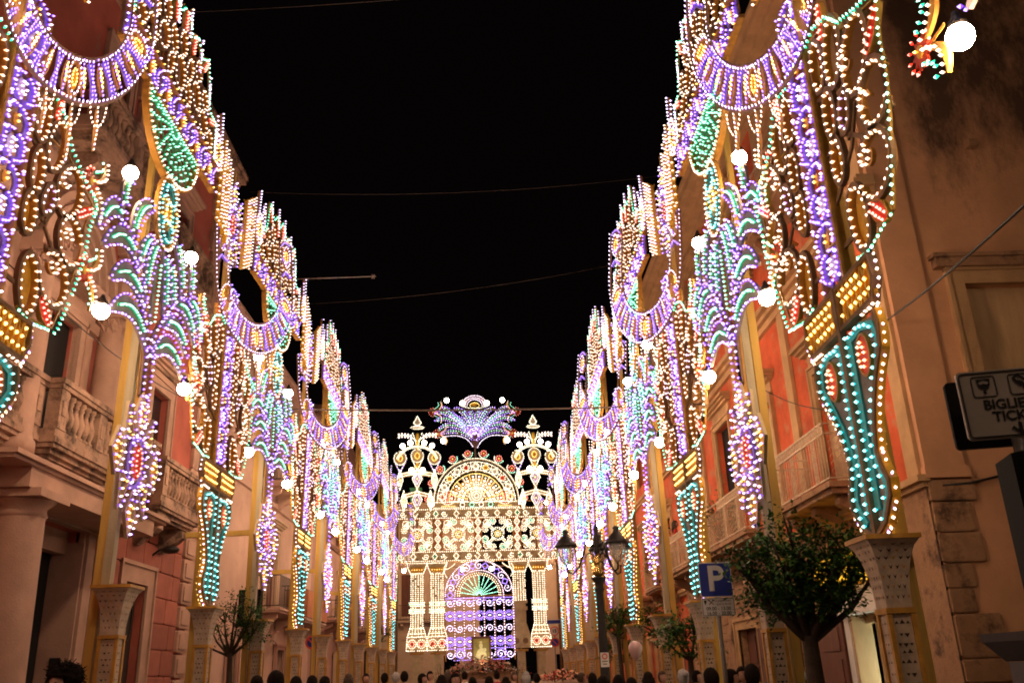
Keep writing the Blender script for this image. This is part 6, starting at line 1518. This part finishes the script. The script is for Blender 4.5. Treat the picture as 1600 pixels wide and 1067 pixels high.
person(764, 1055, 19, 175, 'person with dark hair right of the framed picture', 'man', 'short', 'grey')
person(790, 1056, 21, 190, 'person with long hair at the right end of the altar', 'woman', 'long', 'black')
person(942, 1054, 12, 170, 'dark haired person at the foot of the street lamp', 'woman', 'long', 'black')
person(966, 1053, 12.5, 190, 'dark haired person right of the street lamp foot', 'man', 'short', 'black')
person(986, 1057, 13.5, 180, 'person under the pale balloon seen from behind', 'man', 'short', 'brown')
person(1109, 1042, 11, 205, 'person in black looking away below the parking sign', 'man', 'short', 'black')
person(1141, 1044, 12.5, 80, 'person turned sideways right of the parking sign pole', 'man', 'short', 'grey')
person(1158, 1040, 14, 10, 'smiling person facing the camera in the group by the brown door', 'woman', 'long', 'black')
person(1173, 1036, 11, 170, 'person with thick dark hair seen from behind in the group by the brown door', 'man', 'short', 'black')
person(1211, 1026, 13.6, -35, 'dark haired person in a blue jacket leaning by the yellow post', 'man', 'short', 'blue')
person(1244, 1037, 14.2, -60, 'person in a dark top half hidden by the tree trunk', 'woman', 'long', 'black', M_hairb)
person(1262, 1030, 9.3, -70, 'person in a pale striped shirt bending down in front of the shop', 'bend', 'short', 'stripe')
person(1052, 790, 0, 75, 'person in a red top leaning on the orange palace balcony', 'woman', 'long', 'red', M_hairb, 4.42, 6.12)
person(1041, 800, 0, 55, 'person in white on the orange palace balcony beside the person in red', 'woman', 'long', 'white', None, 4.42, 6.15)
rng = random.Random(21)
for i, (px, py, Y, f, lb) in enumerate(((672, 1047, 27, 30, 'tall person in a pale top standing by the second arch pillar'), (700, 1046, 29, 200, 'person with brown hair close to the altar steps'), (726, 1048, 31, 160, 'person in white standing left of the altar table'), (776, 1047, 30, 190, 'person in red standing right of the altar table'), (803, 1049, 28, 40, 'person facing the camera under the unlit pillar'), (822, 1048, 26, 170, 'person with grey hair near the right arch pillars'), (838, 1051, 24, 210, 'person in blue by the flower cart'), (908, 1049, 22, 100, 'person in profile between the cart and the street lamp'), (925, 1050, 18, 185, 'person in brown left of the street lamp post'), (1012, 1048, 16, 175, 'person right of the pale balloon in a grey top'), (1034, 1047, 18, 20, 'person facing the camera below the low sparse tree'), (1066, 1044, 15, 190, 'person in black beside the white column left of the parking sign'), (1088, 1046, 17, 60, 'person in a pale top near the dark trunk behind the parking sign'), (545, 1050, 24, 180, 'person in a white top between the far left columns'), (572, 1051, 26, 20, 'person in red between the last left columns'), (402, 1053, 14, 200, 'person partly hidden behind the left white columns'))):
    person(px, py, Y, f, lb, ('man', 'woman')[i % 2], ('short', 'long', 'short', 'bun')[i % 4], ('pale', 'brown', 'white', 'red', 'grey', 'grey', 'blue', 'black', 'brown', 'grey', 'stripe', 'black', 'pale', 'white', 'red', 'black')[i], (None, M_hairb, None, None, M_hairb, M_hairg)[i % 6])
